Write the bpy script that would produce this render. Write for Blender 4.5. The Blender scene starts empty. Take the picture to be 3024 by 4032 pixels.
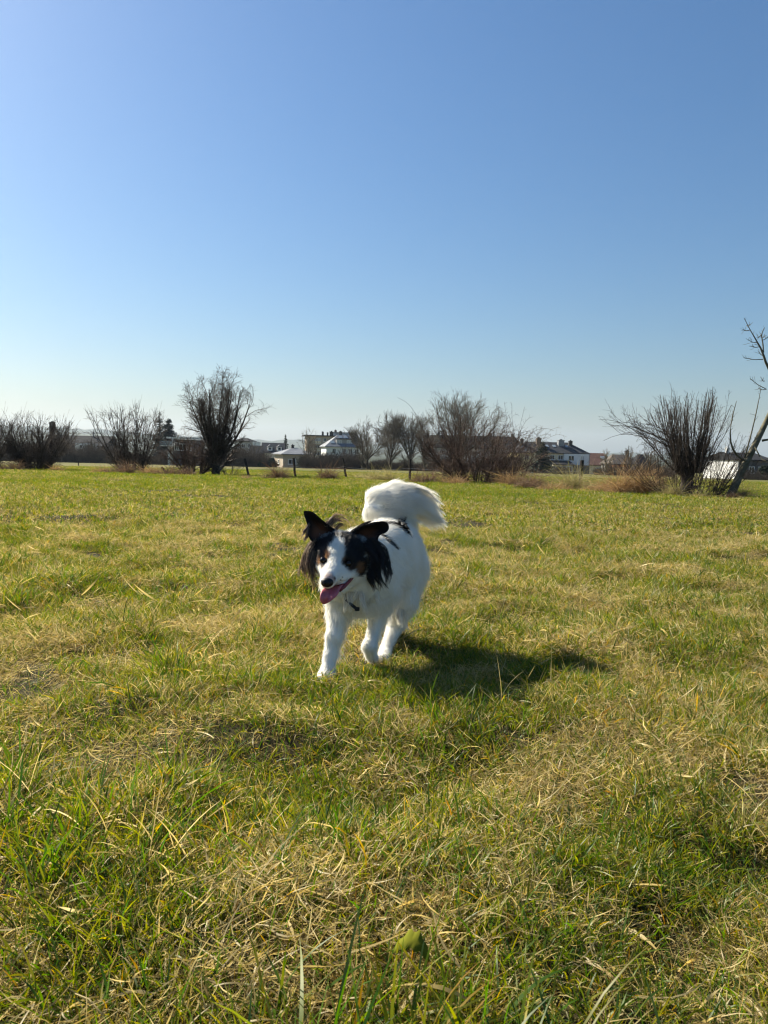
import bpy, math, random
import numpy as np
from mathutils import Matrix, Vector

# ------------------------------------------------------------------ camera, sky, sun, exposure
scene = bpy.context.scene
COL = scene.collection
F_PX = 3032.0                       # focal length in pixels of the 3024 x 4032 photograph
CAM_H = 0.62
PITCH = math.radians(4.47)
ROLL = math.radians(1.3)
SLOPE = 0.0201                      # the meadow falls gently away from the camera

fwd = np.array([0, math.cos(PITCH), -math.sin(PITCH)])
up0 = np.array([0, math.sin(PITCH), math.cos(PITCH)])
rt0 = np.array([1.0, 0, 0])
RT = rt0 * math.cos(ROLL) + up0 * math.sin(ROLL)
UP = -rt0 * math.sin(ROLL) + up0 * math.cos(ROLL)
CAM = np.array([0, 0, CAM_H])

cam_data = bpy.data.cameras.new('camera')
cam = bpy.data.objects.new('camera', cam_data)
COL.objects.link(cam)
cam.matrix_world = Matrix(((RT[0], UP[0], -fwd[0], CAM[0]), (RT[1], UP[1], -fwd[1], CAM[1]), (RT[2], UP[2], -fwd[2], CAM[2]), (0, 0, 0, 1)))
cam_data.sensor_fit = 'VERTICAL'
cam_data.lens = 26
cam_data.sensor_height = 26 * 4032 / F_PX
cam_data.sensor_width = 26 * 3024 / F_PX
cam_data.clip_start = 0.02
cam_data.clip_end = 30000
cam_data.dof.use_dof = True
cam_data.dof.focus_distance = 2.35
cam_data.dof.aperture_fstop = 15
scene.camera = cam

SUN_EL = math.radians(37)
SUN_AZ = math.radians(-53)          # measured from +Y (view direction) clockwise: the sun stands ahead and to the left
world = bpy.data.worlds.new('World')
scene.world = world
world.use_nodes = True
wn = world.node_tree
bg = wn.nodes['Background']
sky = wn.nodes.new('ShaderNodeTexSky')
sky.sky_type = 'NISHITA'
sky.sun_disc = False
sky.sun_elevation = SUN_EL
sky.sun_rotation = SUN_AZ
sky.altitude = 300
sky.air_density = 1.4
sky.dust_density = 1.4
sky.ozone_density = 8.0
tone = wn.nodes.new('ShaderNodeHueSaturation')
tone.inputs['Saturation'].default_value = 1.1
wn.links.new(sky.outputs[0], tone.inputs['Color'])
wn.links.new(tone.outputs[0], bg.inputs[0])
bg.inputs[1].default_value = 0.05

sun_data = bpy.data.lights.new('sun', 'SUN')
sun_data.energy = 5.0
sun_data.angle = math.radians(0.53)
sun_data.color = (1.0, 0.92, 0.76)
sun = bpy.data.objects.new('sun', sun_data)
COL.objects.link(sun)
sun_dir = Vector((math.sin(SUN_AZ) * math.cos(SUN_EL), math.cos(SUN_AZ) * math.cos(SUN_EL), math.sin(SUN_EL)))
sun.rotation_euler = sun_dir.to_track_quat('Z', 'Y').to_euler()
sun.location = (-20, 15, 30)

scene.render.engine = 'CYCLES'
vs = scene.view_settings
vs.view_transform = 'Standard'
vs.look = 'None'
vs.gamma = 1
vs.exposure = 1.18
cy = scene.cycles
cy.max_bounces = 10
cy.diffuse_bounces = 5
cy.glossy_bounces = 2
cy.transmission_bounces = 5
cy.transparent_max_bounces = 8
cy.volume_bounces = 0
cy.use_adaptive_sampling = True
cy.adaptive_threshold = 0.012
cy.sample_clamp_indirect = 6
cy.pixel_filter_type = 'BLACKMAN_HARRIS'
cy.filter_width = 1.15
scene.cycles_curves.shape = 'RIBBONS'

# ------------------------------------------------------------------ helpers
rng = np.random.default_rng(7)
random.seed(7)


def P(px, py, depth):
    """The place that the photograph's pixel (px, py) shows at a given distance along the view axis."""
    return CAM + fwd * depth + RT * ((px - 1512) / F_PX * depth) - UP * ((py - 2016) / F_PX * depth)


def _hash(ix, iy, s):
    h = (ix.astype(np.int64) * 374761393 + iy.astype(np.int64) * 668265263 + s * 974634777) & 0xffffffff
    h = ((h ^ (h >> 13)) * 1274126177) & 0xffffffff
    return ((h ^ (h >> 16)) & 0xffff) / 65535.0


def vnoise(x, y, s=0):
    x = np.asarray(x, float); y = np.asarray(y, float)
    ix = np.floor(x); iy = np.floor(y)
    fx = x - ix; fy = y - iy
    fx = fx * fx * (3 - 2 * fx); fy = fy * fy * (3 - 2 * fy)
    a = _hash(ix, iy, s); b = _hash(ix + 1, iy, s); c = _hash(ix, iy + 1, s); d = _hash(ix + 1, iy + 1, s)
    return (a * (1 - fx) + b * fx) * (1 - fy) + (c * (1 - fx) + d * fx) * fy


def ground_z(x, y):
    x = np.asarray(x, float); y = np.asarray(y, float)
    far = 330.0
    base = np.where(y < far, -SLOPE * y, -SLOPE * far - 3.0 * (1 - np.exp(-(y - far) / 450.0)))
    near = 1 / (1 + (np.hypot(x, y) / 25) ** 2)
    b = (vnoise(x * 2.1 + 5, y * 2.1, 1) - .5) * .085 + (vnoise(x * 5.3, y * 5.3 + 3, 2) - .5) * .050 + (vnoise(x * .35, y * .35, 3) - .5) * .10
    dogflat = 1 - .75 * np.exp(-((x + .0) ** 2 + (y - 2.35) ** 2) / .30)
    return base + b * near * dogflat


def ground_hit(px, py):
    """Where the pixel's ray meets the meadow (smooth slope)."""
    d = P(px, py, 1.0) - CAM
    t = -CAM_H / (d[2] + SLOPE * d[1])
    return CAM + d * t


def ground_ray(px, py, off=0.0):
    """Where the pixel's ray meets the bumpy turf."""
    d = P(px, py, 1.0) - CAM
    t = np.linspace(.3, 12, 6000)
    q = CAM + d * t[:, None]
    k = np.argmax(q[:, 2] < ground_z(q[:, 0], q[:, 1]) + off)
    return q[k]


def mesh_from(name, verts, faces, cols=None, smooth=False):
    me = bpy.data.meshes.new(name)
    verts = np.asarray(verts, np.float32).reshape(-1, 3)
    if isinstance(faces, np.ndarray):
        k = faces.shape[1]; n = len(faces)
        me.vertices.add(len(verts)); me.vertices.foreach_set('co', verts.ravel())
        me.loops.add(n * k); me.loops.foreach_set('vertex_index', faces.astype(np.int32).ravel())
        me.polygons.add(n); me.polygons.foreach_set('loop_start', np.arange(n, dtype=np.int32) * k)
        me.update(calc_edges=True)
    else:
        me.from_pydata([tuple(map(float, v)) for v in verts], [], faces)
        me.update()
    if cols is not None:
        c = np.ones((len(verts), 4), np.float32); c[:, :3] = cols
        a = me.color_attributes.new('col', 'FLOAT_COLOR', 'POINT'); a.data.foreach_set('color', c.ravel())
    if smooth:
        me.polygons.foreach_set('use_smooth', np.ones(len(me.polygons), bool))
    return me


def link(name, data, mat=None, parent=None, loc=None):
    o = bpy.data.objects.new(name, data)
    COL.objects.link(o)
    if mat is not None:
        data.materials.append(mat) if len(data.materials) == 0 else None
    if parent is not None:
        o.parent = parent
    if loc is not None:
        o.location = loc
    return o


def tag(o, label=None, cat=None, group=None, kind=None):
    for k, v in (('label', label), ('category', cat), ('group', group), ('kind', kind)):
        if v:
            o[k] = v
    return o


def empty(name, loc, rz=0.0):
    o = bpy.data.objects.new(name, None)
    o.empty_display_size = .2
    COL.objects.link(o); o.location = tuple(map(float, loc)); o.rotation_euler = (0, 0, rz)
    return o


def new_mat(name):
    m = bpy.data.materials.new(name); m.use_nodes = True
    nt = m.node_tree
    return m, nt, nt.nodes['Principled BSDF']


def noise_mat(name, c1, c2, scale=5.0, rough=.85, detail=4, bump=0.0, bscale=None, spec=.3, coords='Object'):
    """Two-tone noise material, optionally with a bump."""
    m, nt, b = new_mat(name)
    tc = nt.nodes.new('ShaderNodeTexCoord'); n = nt.nodes.new('ShaderNodeTexNoise'); r = nt.nodes.new('ShaderNodeValToRGB')
    n.inputs['Scale'].default_value = scale; n.inputs['Detail'].default_value = detail; n.inputs['Roughness'].default_value = .65
    r.color_ramp.elements[0].position = .33; r.color_ramp.elements[1].position = .67
    r.color_ramp.elements[0].color = (*c1, 1); r.color_ramp.elements[1].color = (*c2, 1)
    nt.links.new(tc.outputs[coords], n.inputs['Vector']); nt.links.new(n.outputs['Fac'], r.inputs[0]); nt.links.new(r.outputs[0], b.inputs['Base Color'])
    b.inputs['Roughness'].default_value = rough; b.inputs['Specular IOR Level'].default_value = spec
    if bump:
        n2 = nt.nodes.new('ShaderNodeTexNoise'); n2.inputs['Scale'].default_value = bscale or scale * 4; n2.inputs['Detail'].default_value = 6
        bp = nt.nodes.new('ShaderNodeBump'); bp.inputs['Strength'].default_value = bump
        nt.links.new(tc.outputs[coords], n2.inputs['Vector']); nt.links.new(n2.outputs['Fac'], bp.inputs['Height']); nt.links.new(bp.outputs[0], b.inputs['Normal'])
    return m


def leaf_mat(name, translucent=.45, rough=.45, gloss=.06, vary=.25, attr='col'):
    """Thin leaf: colour from the blade, light passes through."""
    m = bpy.data.materials.new(name); m.use_nodes = True
    nt = m.node_tree; nt.nodes.clear()
    out = nt.nodes.new('ShaderNodeOutputMaterial')
    at = nt.nodes.new('ShaderNodeAttribute'); at.attribute_name = attr
    oi = nt.nodes.new('ShaderNodeObjectInfo')
    hsv = nt.nodes.new('ShaderNodeHueSaturation')
    mr = nt.nodes.new('ShaderNodeMapRange'); mr.inputs[3].default_value = 1 - vary; mr.inputs[4].default_value = 1 + vary
    nt.links.new(oi.outputs['Random'], mr.inputs[0]); nt.links.new(mr.outputs[0], hsv.inputs['Value']); nt.links.new(at.outputs['Color'], hsv.inputs['Color'])
    d = nt.nodes.new('ShaderNodeBsdfDiffuse'); t = nt.nodes.new('ShaderNodeBsdfTranslucent'); g = nt.nodes.new('ShaderNodeBsdfGlossy')
    g.inputs['Roughness'].default_value = rough; g.inputs['Color'].default_value = (.9, .9, .85, 1)
    mx = nt.nodes.new('ShaderNodeMixShader'); mx.inputs[0].default_value = translucent
    m2 = nt.nodes.new('ShaderNodeMixShader'); m2.inputs[0].default_value = gloss
    h2 = nt.nodes.new('ShaderNodeHueSaturation'); h2.inputs['Saturation'].default_value = 1.12; h2.inputs['Value'].default_value = 1.25
    nt.links.new(hsv.outputs[0], d.inputs[0]); nt.links.new(hsv.outputs[0], h2.inputs['Color']); nt.links.new(h2.outputs[0], t.inputs[0])
    nt.links.new(d.outputs[0], mx.inputs[1]); nt.links.new(t.outputs[0], mx.inputs[2])
    nt.links.new(mx.outputs[0], m2.inputs[1]); nt.links.new(g.outputs[0], m2.inputs[2]); nt.links.new(m2.outputs[0], out.inputs[0])
    return m


def blades(root, az, length, width, lean, curl, col_base, col_tip, seg=4, twist=None, side=None, rg=rng):
    """Vectorised grass blades: tapered strips that leave the ground at 'lean' from upright and bend by 'curl' along their length."""
    n = len(az)
    t = np.linspace(0, 1, seg + 1)
    ang = lean[:, None] + curl[:, None] * t[None, :]
    ds = length[:, None] / seg
    hx = np.concatenate([np.zeros((n, 1)), np.cumsum(np.sin((ang[:, 1:] + ang[:, :-1]) / 2) * ds, 1)], 1)
    hz = np.concatenate([np.zeros((n, 1)), np.cumsum(np.cos((ang[:, 1:] + ang[:, :-1]) / 2) * ds, 1)], 1)
    sd = np.zeros(n) if side is None else side
    lat = (t[None, :] ** 2) * sd[:, None] * length[:, None]
    ca, sa = np.cos(az)[:, None], np.sin(az)[:, None]
    ctr = np.stack([root[:, 0, None] + hx * ca - lat * sa, root[:, 1, None] + hx * sa + lat * ca, root[:, 2, None] + hz], -1)
    tw = (np.zeros(n) if twist is None else twist)[:, None] * (t[None, :] + .15)
    # side vector, twisted about the blade
    s0 = np.stack([-sa + 0 * tw, ca + 0 * tw, 0 * tw], -1)
    nrm = np.stack([np.cos(ang) * ca, np.cos(ang) * sa, -np.sin(ang)], -1)
    s = s0 * np.cos(tw)[..., None] + nrm * np.sin(tw)[..., None]
    prof = np.where(t < .45, .75 + .25 * t / .45, np.sqrt(np.clip((1 - t) / .55, 0, 1)))
    prof = np.maximum(prof, .06)
    w = width[:, None] * prof[None, :] / 2
    v = np.stack([ctr - s * w[..., None], ctr + s * w[..., None]], 2).reshape(n, -1, 3)
    c = (col_base[:, None, :] * (1 - t)[None, :, None] + col_tip[:, None, :] * t[None, :, None])
    c = np.repeat(c, 2, 1).reshape(n, -1, 3)
    k = np.arange(seg) * 2
    q = np.stack([k, k + 1, k + 3, k + 2], 1)
    f = (np.arange(n) * (2 * (seg + 1)))[:, None, None] + q[None]
    return v.reshape(-1, 3), f.reshape(-1, 4), c.reshape(-1, 3)


def merge(parts):
    V, Fc, C, o = [], [], [], 0
    for v, f, c in parts:
        V.append(v); Fc.append(f + o); C.append(c); o += len(v)
    return np.concatenate(V), np.concatenate(Fc), np.concatenate(C)


# ------------------------------------------------------------------ ground
def graded(lo, hi, step, growth, maxstep):
    a = [0.0]; s = step
    while a[-1] < hi:
        a.append(a[-1] + s); s = min(s * growth, maxstep)
    b = [0.0]; s = step
    while b[-1] > lo:
        b.append(b[-1] - s); s = min(s * growth, maxstep)
    return np.array(b[::-1][:-1] + a)


gx = graded(-3600, 3600, .05, 1.032, 200)
gy = graded(-60, 6000, .05, 1.028, 200) + 1.2
GX, GY = np.meshgrid(gx, gy)
gv = np.stack([GX, GY, ground_z(GX, GY)], -1).reshape(-1, 3)
nx, ny = len(gx), len(gy)
ii = (np.arange(ny - 1)[:, None] * nx + np.arange(nx - 1)[None, :]).reshape(-1)
gf = np.stack([ii, ii + 1, ii + nx + 1, ii + nx], 1)
gmat, nt, b = new_mat('meadow_soil_and_turf')
geo = nt.nodes.new('ShaderNodeNewGeometry')
n1 = nt.nodes.new('ShaderNodeTexNoise'); n1.inputs['Scale'].default_value = .11; n1.inputs['Detail'].default_value = 8; n1.inputs['Roughness'].default_value = .7
n2 = nt.nodes.new('ShaderNodeTexNoise'); n2.inputs['Scale'].default_value = 9; n2.inputs['Detail'].default_value = 6; n2.inputs['Roughness'].default_value = .75
r1 = nt.nodes.new('ShaderNodeValToRGB'); r1.color_ramp.elements[0].position = .38; r1.color_ramp.elements[1].position = .62
r1.color_ramp.elements[0].color = (.105, .13, .028, 1); r1.color_ramp.elements[1].color = (.23, .185, .065, 1)
r2 = nt.nodes.new('ShaderNodeValToRGB'); r2.color_ramp.elements[0].position = .3; r2.color_ramp.elements[1].position = .7
r2.color_ramp.elements[0].color = (.45, .42, .4, 1); r2.color_ramp.elements[1].color = (1.1, 1.1, 1.05, 1)
mp = nt.nodes.new('ShaderNodeMapping'); mp.inputs['Scale'].default_value = (.35, 1, 1)
mul = nt.nodes.new('ShaderNodeMix'); mul.data_type = 'RGBA'; mul.blend_type = 'MULTIPLY'; mul.inputs[0].default_value = 1
nt.links.new(geo.outputs['Position'], mp.inputs[0]); nt.links.new(mp.outputs[0], n1.inputs['Vector']); nt.links.new(geo.outputs['Position'], n2.inputs['Vector'])
nt.links.new(n1.outputs['Fac'], r1.inputs[0]); nt.links.new(n2.outputs['Fac'], r2.inputs[0])
nt.links.new(r1.outputs[0], mul.inputs[6]); nt.links.new(r2.outputs[0], mul.inputs[7]); 
sep = nt.nodes.new('ShaderNodeSeparateXYZ'); nt.links.new(geo.outputs['Position'], sep.inputs[0])


def mix_by_distance(y0, y1, near, far):
    """Blend two ground covers over a stretch of the y axis."""
    mr = nt.nodes.new('ShaderNodeMapRange'); mr.interpolation_type = 'SMOOTHSTEP'
    mr.inputs['From Min'].default_value = y0; mr.inputs['From Max'].default_value = y1
    nt.links.new(sep.outputs['Y'], mr.inputs['Value'])
    mx = nt.nodes.new('ShaderNodeMix'); mx.data_type = 'RGBA'; nt.links.new(mr.outputs[0], mx.inputs[0])
    for sock, c in ((6, near), (7, far)):
        if isinstance(c, tuple):
            mx.inputs[sock].default_value = (*c, 1)
        else:
            nt.links.new(c, mx.inputs[sock])
    return mx.outputs[2]


soil = (.040, .034, .016)            # bare soil and old thatch between the blades; turf seen as a mass farther off; woods and fields in the valley
turf = mix_by_distance(28, 60, soil, mul.outputs[2])
nt.links.new(mix_by_distance(330, 700, turf, (.050, .058, .036)), b.inputs['Base Color'])
b.inputs['Roughness'].default_value = .95; b.inputs['Specular IOR Level'].default_value = .1
ground = link('ground', mesh_from('ground', gv, gf, smooth=True), gmat)
tag(ground, kind='structure')

# ------------------------------------------------------------------ meadow grass (one mass)
GREEN = np.array([[.058, .120, .012], [.080, .145, .014], [.044, .098, .016], [.105, .160, .016], [.065, .110, .022]])
YGREEN = np.array([[.200, .205, .022], [.165, .190, .024], [.235, .220, .026], [.28, .235, .030]])
STRAW = np.array([[.40, .31, .125], [.48, .38, .165], [.34, .25, .09], [.44, .35, .165], [.56, .46, .24]])
RUST = np.array([[.30, .15, .03], [.40, .23, .025], [.48, .29, .025]])


def pick(pal, n, rg):
    return pal[rg.integers(0, len(pal), n)] * rg.uniform(.8, 1.2, (n, 1))


def clump(kind, seed):
    """A hand-sized sod: a few tufts of blades with loose straw between them."""
    rg = np.random.default_rng(seed)
    parts = []
    far = kind.startswith('far')
    R = .26 if far else .10
    ntuft = 9
    tc_ = np.stack([rg.uniform(-R, R, ntuft), rg.uniform(-R, R, ntuft)], 1)
    th = rg.uniform(.6, 1.25, ntuft)

    def add(n, pal, L, W, lean, curl, z=(0, 0), tipmix=None, seg=4, side=.15, twist=1.2, tuft=.6, tip=.45):
        r = R * np.sqrt(rg.uniform(0, 1, n)); a = rg.uniform(0, 2 * np.pi, n)
        xy = np.stack([r * np.cos(a), r * np.sin(a)], 1)
        k = rg.integers(0, ntuft, n); inn = rg.uniform(0, 1, n) < tuft
        xy[inn] = tc_[k[inn]] + rg.normal(0, R * .16, (inn.sum(), 2))
        hs = np.where(inn, th[k], .85)
        root = np.concatenate([xy, (rg.uniform(z[0], z[1], n) if z[1] > z[0] else np.zeros(n))[:, None]], 1)
        out = np.arctan2(xy[:, 1] - tc_[k, 1], xy[:, 0] - tc_[k, 0])
        az = np.where(inn & (rg.uniform(0, 1, n) < .6), out + rg.normal(0, .6, n), rg.uniform(0, 2 * np.pi, n))
        cb = pick(pal, n, rg); ct = cb * rg.uniform(.95, 1.35, (n, 1))
        if tipmix is not None:
            q = rg.uniform(0, 1, n) < tip
            ct[q] = pick(tipmix, q.sum(), rg)
        parts.append(blades(root, az, rg.uniform(*L, n) * hs, rg.uniform(*W, n), rg.uniform(*lean, n), rg.uniform(*curl, n), cb * .9, ct, seg, rg.normal(0, twist, n), rg.normal(0, side, n), rg))

    if kind == 'green':
        add(95, GREEN, (.028, .070), (.0016, .0032), (.0, .65), (.0, 1.2), tipmix=YGREEN)
        add(75, YGREEN, (.022, .058), (.0014, .0027), (.1, .9), (.2, 1.5), tipmix=RUST, tip=.12)
        add(95, STRAW, (.020, .060), (.0010, .0020), (.4, 1.5), (.2, 2.6), tuft=.2, side=.35, twist=2)
    elif kind == 'mixed':
        add(62, GREEN, (.025, .065), (.0016, .0030), (.0, .7), (.0, 1.2), tipmix=YGREEN)
        add(90, YGREEN, (.022, .060), (.0014, .0028), (.1, .9), (.1, 1.5), tipmix=STRAW)
        add(125, STRAW, (.020, .065), (.0010, .0022), (.2, 1.3), (.2, 2.6), tuft=.25, side=.4, twist=2.2)
        add(6, RUST, (.025, .065), (.0016, .0028), (.0, .9), (.1, 1.4))
    elif kind == 'straw':
        add(42, GREEN, (.025, .060), (.0016, .0030), (.0, .7), (.0, 1.2), tipmix=YGREEN)
        add(70, YGREEN, (.022, .056), (.0014, .0026), (.1, .9), (.1, 1.5), tipmix=STRAW)
        add(175, STRAW, (.022, .075), (.0010, .0023), (.2, 1.4), (-.4, 2.8), side=.4, twist=2.2, tuft=.35)
        add(6, RUST, (.03, .065), (.0016, .0028), (.1, .9), (.0, 1.2))
    elif kind == 'thatch':
        add(190, STRAW, (.018, .075), (.0010, .0022), (1.0, 1.75), (-1.2, 1.4), z=(.0, .03), side=.5, twist=2.5, tuft=.1)
        add(60, STRAW * .6, (.02, .06), (.0009, .0018), (.6, 1.6), (-.6, 2.8), side=.5, tuft=.1)
        add(55, GREEN, (.022, .055), (.0015, .0027), (.1, .9), (.1, 1.4), tipmix=YGREEN)
    elif kind == 'long_green':
        add(70, GREEN, (.08, .18), (.0026, .0050), (.0, .55), (.1, 1.2), tipmix=YGREEN, seg=6, side=.1, tuft=.85)
        add(26, YGREEN, (.07, .15), (.0022, .0046), (.1, .7), (.2, 1.3), tipmix=RUST, seg=6, tip=.3)
        add(36, STRAW, (.06, .15), (.0014, .003), (.4, 1.3), (.2, 2.2), seg=6, side=.3)
    elif kind == 'long_straw':
        add(70, STRAW, (.07, .19), (.0012, .0028), (.3, 1.3), (.0, 2.0), seg=6, side=.35, twist=2)
        add(30, YGREEN, (.06, .14), (.002, .004), (.1, .8), (.2, 1.3), tipmix=STRAW, seg=6)
        add(20, GREEN, (.06, .13), (.002, .004), (.0, .8), (.2, 1.3), tipmix=YGREEN, seg=6)
        add(8, STRAW, (.16, .28), (.0014, .0022), (.2, .9), (.0, .6), seg=6)
    elif kind == 'dead_leaf':
        add(5, STRAW * 1.25, (.05, .13), (.003, .0065), (.7, 1.6), (-.5, 1.0), z=(.01, .04), side=.3, twist=1.8, seg=5, tuft=.2)
    elif kind == 'far':                       # wider, sparser blades for the far meadow
        add(55, GREEN * 1.15, (.035, .085), (.005, .009), (.0, .7), (.0, 1.1), tipmix=YGREEN, seg=3)
        add(110, YGREEN * .95, (.03, .08), (.005, .009), (.1, .9), (.1, 1.2), tipmix=STRAW, seg=3)
        add(70, STRAW * .85, (.03, .08), (.004, .008), (.4, 1.4), (.2, 1.8), seg=3)
    elif kind == 'far_green':
        add(85, GREEN * 1.2, (.035, .095), (.005, .009), (.0, .7), (.0, 1.1), tipmix=YGREEN, seg=3)
        add(95, YGREEN * .95, (.03, .09), (.005, .009), (.1, .9), (.1, 1.2), seg=3)
        add(45, STRAW * .85, (.03, .08), (.004, .008), (.4, 1.4), (.2, 1.8), seg=3)
    elif kind == 'far_straw':
        add(35, GREEN * 1.15, (.035, .085), (.005, .009), (.0, .7), (.0, 1.1), tipmix=YGREEN, seg=3)
        add(95, YGREEN * .95, (.03, .08), (.005, .009), (.1, .9), (.1, 1.2), tipmix=STRAW, seg=3)
        add(105, STRAW * .9, (.03, .09), (.004, .008), (.4, 1.4), (.2, 1.8), seg=3)
    return merge(parts)


grass_mat = leaf_mat('grass_blade', .52, .45, .022, .15)
KINDS = ['green', 'mixed', 'straw', 'thatch', 'long_green', 'long_straw', 'dead_leaf', 'far', 'far_green', 'far_straw']
NVAR = 7
clumps = bpy.data.collections.new('grass_clumps')       # sources for the grass object, not part of the scene
for ki, kd in enumerate(KINDS):
    for vi in range(NVAR):
        v, f, c = clump(kd, 1000 + ki * 50 + vi)
        me = mesh_from('clump', v, f, c); me.materials.append(grass_mat)
        clumps.objects.link(bpy.data.objects.new('clump_%03d' % (ki * NVAR + vi), me))

# lush green where a ditch runs along the fence
FENCE_X = [-40, -21, -15, -8.6, -2, 1.2, 4, 8, 9, 11, 20]
FENCE_Y = [50, 46, 46.5, 39.5, 38.7, 37.3, 34.5, 30, 24, 20.5, 17]


def fence_dist(x, y):
    return y - np.interp(x, FENCE_X, FENCE_Y)              # positive: beyond the fence


pts, idx, scl, rot = [], [], [], []


def scatter(d0, d1, dens, half=36):
    """Random ground points in a ring sector around the camera."""
    A = math.radians(half)
    n = int(dens * A * (d1 * d1 - d0 * d0))
    d = np.sqrt(rng.uniform(d0 * d0, d1 * d1, n)); a = rng.uniform(-A, A, n)
    return d * np.sin(a), d * np.cos(a), d


def emit(x, y, kind, s, lean=.07):
    n = len(x)
    if n == 0:
        return
    e = .05
    pts.append(np.stack([x, y, ground_z(x, y) - .005], 1))
    idx.append(np.asarray(kind) * NVAR + rng.integers(0, NVAR, n))
    scl.append(np.broadcast_to(s, (n,)).copy())
    sx = (ground_z(x + e, y) - ground_z(x - e, y)) / (2 * e); sy = (ground_z(x, y + e) - ground_z(x, y - e)) / (2 * e)
    rz_ = rng.uniform(0, 2 * np.pi, n)
    nv = np.stack([-sx + rng.normal(.06, lean, n), -sy + rng.normal(0, lean, n), np.ones(n)], 1)
    rot.append(np.concatenate([nv, rz_[:, None]], 1))


def patchiness(x, y):
    return .36 * vnoise(x * 3.4, y * 3.4, 11) + .46 * vnoise(x * 8.5, y * 8.5, 12) + .18 * vnoise(x * .6, y * .6, 13)


def choose(x, y):
    n = len(x); g = patchiness(x, y) + rng.normal(0, .17, n)
    u = rng.uniform(0, 1, n)
    k = np.full(n, 1)
    k[g > .57] = 0
    k[g < .46] = 2
    k[g < .22] = 3
    k[(u < .07)] = 3
    k[(u > .96)] = 6
    return k


for d0, d1, dens in ((.42, 1.6, 400), (1.6, 3.2, 310), (3.2, 5.0, 190), (5.0, 8.0, 105)):
    x, y, d = scatter(d0, d1, dens, 40 if d1 < 4 else 36)
    k = choose(x, y)
    s = rng.uniform(.62, 1.0, len(x)) * (1 + .07 * d) * (.75 + .5 * vnoise(x * 2.6, y * 2.6, 21))
    dg = np.exp(-((x + .02) ** 2 + (y - 2.35) ** 2) / .25)
    s *= 1 - .25 * dg
    emit(x, y, k, s)
# tussocks of longer blades
for d0, d1, dens, lim in ((.42, 1.5, 85, .47), (1.5, 3.2, 26, .60), (3.2, 8, 8, .66)):
    x, y, d = scatter(d0, d1, dens, 40)
    t = vnoise(x * 2.3 + 9, y * 2.3, 31) + rng.normal(0, .06, len(x))
    dg = (x + .02) ** 2 + (y - 2.35) ** 2 > .20
    m = (t > lim) & dg
    x, y, d = x[m], y[m], d[m]
    k = np.where(patchiness(x, y) + rng.normal(0, .12, len(x)) > .47, 4, 5)
    emit(x, y, k, rng.uniform(.55, 1.0, len(x)) * (1 if d1 < 2 else .8), .14)
for d0, d1, dens in ((8, 14, 20), (14, 24, 11), (24, 40, 6), (40, 75, 2)):
    x, y, d = scatter(d0, d1, dens, 35)
    g = .35 * vnoise(x * .35, y * .35, 41) + .4 * vnoise(x * 1.3, y * 1.3, 42) + .25 * vnoise(x * .09, y * .09, 43) + rng.normal(0, .09, len(x))
    fd = fence_dist(x, y)
    g = np.where(np.abs(fd + .8) < 1.3, g + .22, g)
    k = np.where(g > .60, 8, np.where(g < .47, 9, 7))
    emit(x, y, k, rng.uniform(.8, 1.15, len(x)) * (.85 + .018 * d), .03)

pts = np.concatenate(pts); idx = np.concatenate(idx); scl = np.concatenate(scl); rot = np.concatenate(rot)
nrm_ = rot[:, :3] / np.linalg.norm(rot[:, :3], axis=1, keepdims=True)
ca_, sa_ = np.cos(rot[:, 3]), np.sin(rot[:, 3])
ex = np.stack([ca_, sa_, -(nrm_[:, 0] * ca_ + nrm_[:, 1] * sa_) / nrm_[:, 2]], 1); ex /= np.linalg.norm(ex, axis=1, keepdims=True)
ey = np.cross(nrm_, ex)
rot = np.stack([np.arctan2(ey[:, 2], nrm_[:, 2]), -np.arcsin(np.clip(ex[:, 2], -1, 1)), np.arctan2(ex[:, 1], ex[:, 0])], 1)
gm = bpy.data.meshes.new('grass')
gm.vertices.add(len(pts)); gm.vertices.foreach_set('co', pts.astype(np.float32).ravel())
gm.attributes.new('idx', 'INT', 'POINT').data.foreach_set('value', idx.astype(np.int32))
gm.attributes.new('scl', 'FLOAT', 'POINT').data.foreach_set('value', scl.astype(np.float32))
gm.attributes.new('rot', 'FLOAT_VECTOR', 'POINT').data.foreach_set('vector', rot.astype(np.float32).ravel())
gm.materials.append(grass_mat)
grass = link('grass', gm)
tag(grass, 'tufted green and straw coloured meadow grass covering the field', 'grass', kind='stuff')
ng = bpy.data.node_groups.new('grass_scatter', 'GeometryNodeTree')
ng.interface.new_socket('Geometry', in_out='INPUT', socket_type='NodeSocketGeometry')
ng.interface.new_socket('Geometry', in_out='OUTPUT', socket_type='NodeSocketGeometry')
gi = ng.nodes.new('NodeGroupInput'); go = ng.nodes.new('NodeGroupOutput')
ci = ng.nodes.new('GeometryNodeCollectionInfo'); ci.inputs['Collection'].default_value = clumps
ci.inputs['Separate Children'].default_value = True; ci.inputs['Reset Children'].default_value = True
ip = ng.nodes.new('GeometryNodeInstanceOnPoints'); ip.inputs['Pick Instance'].default_value = True


def named(nm, ty):
    a = ng.nodes.new('GeometryNodeInputNamedAttribute'); a.data_type = ty; a.inputs['Name'].default_value = nm
    return a.outputs[0]


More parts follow.
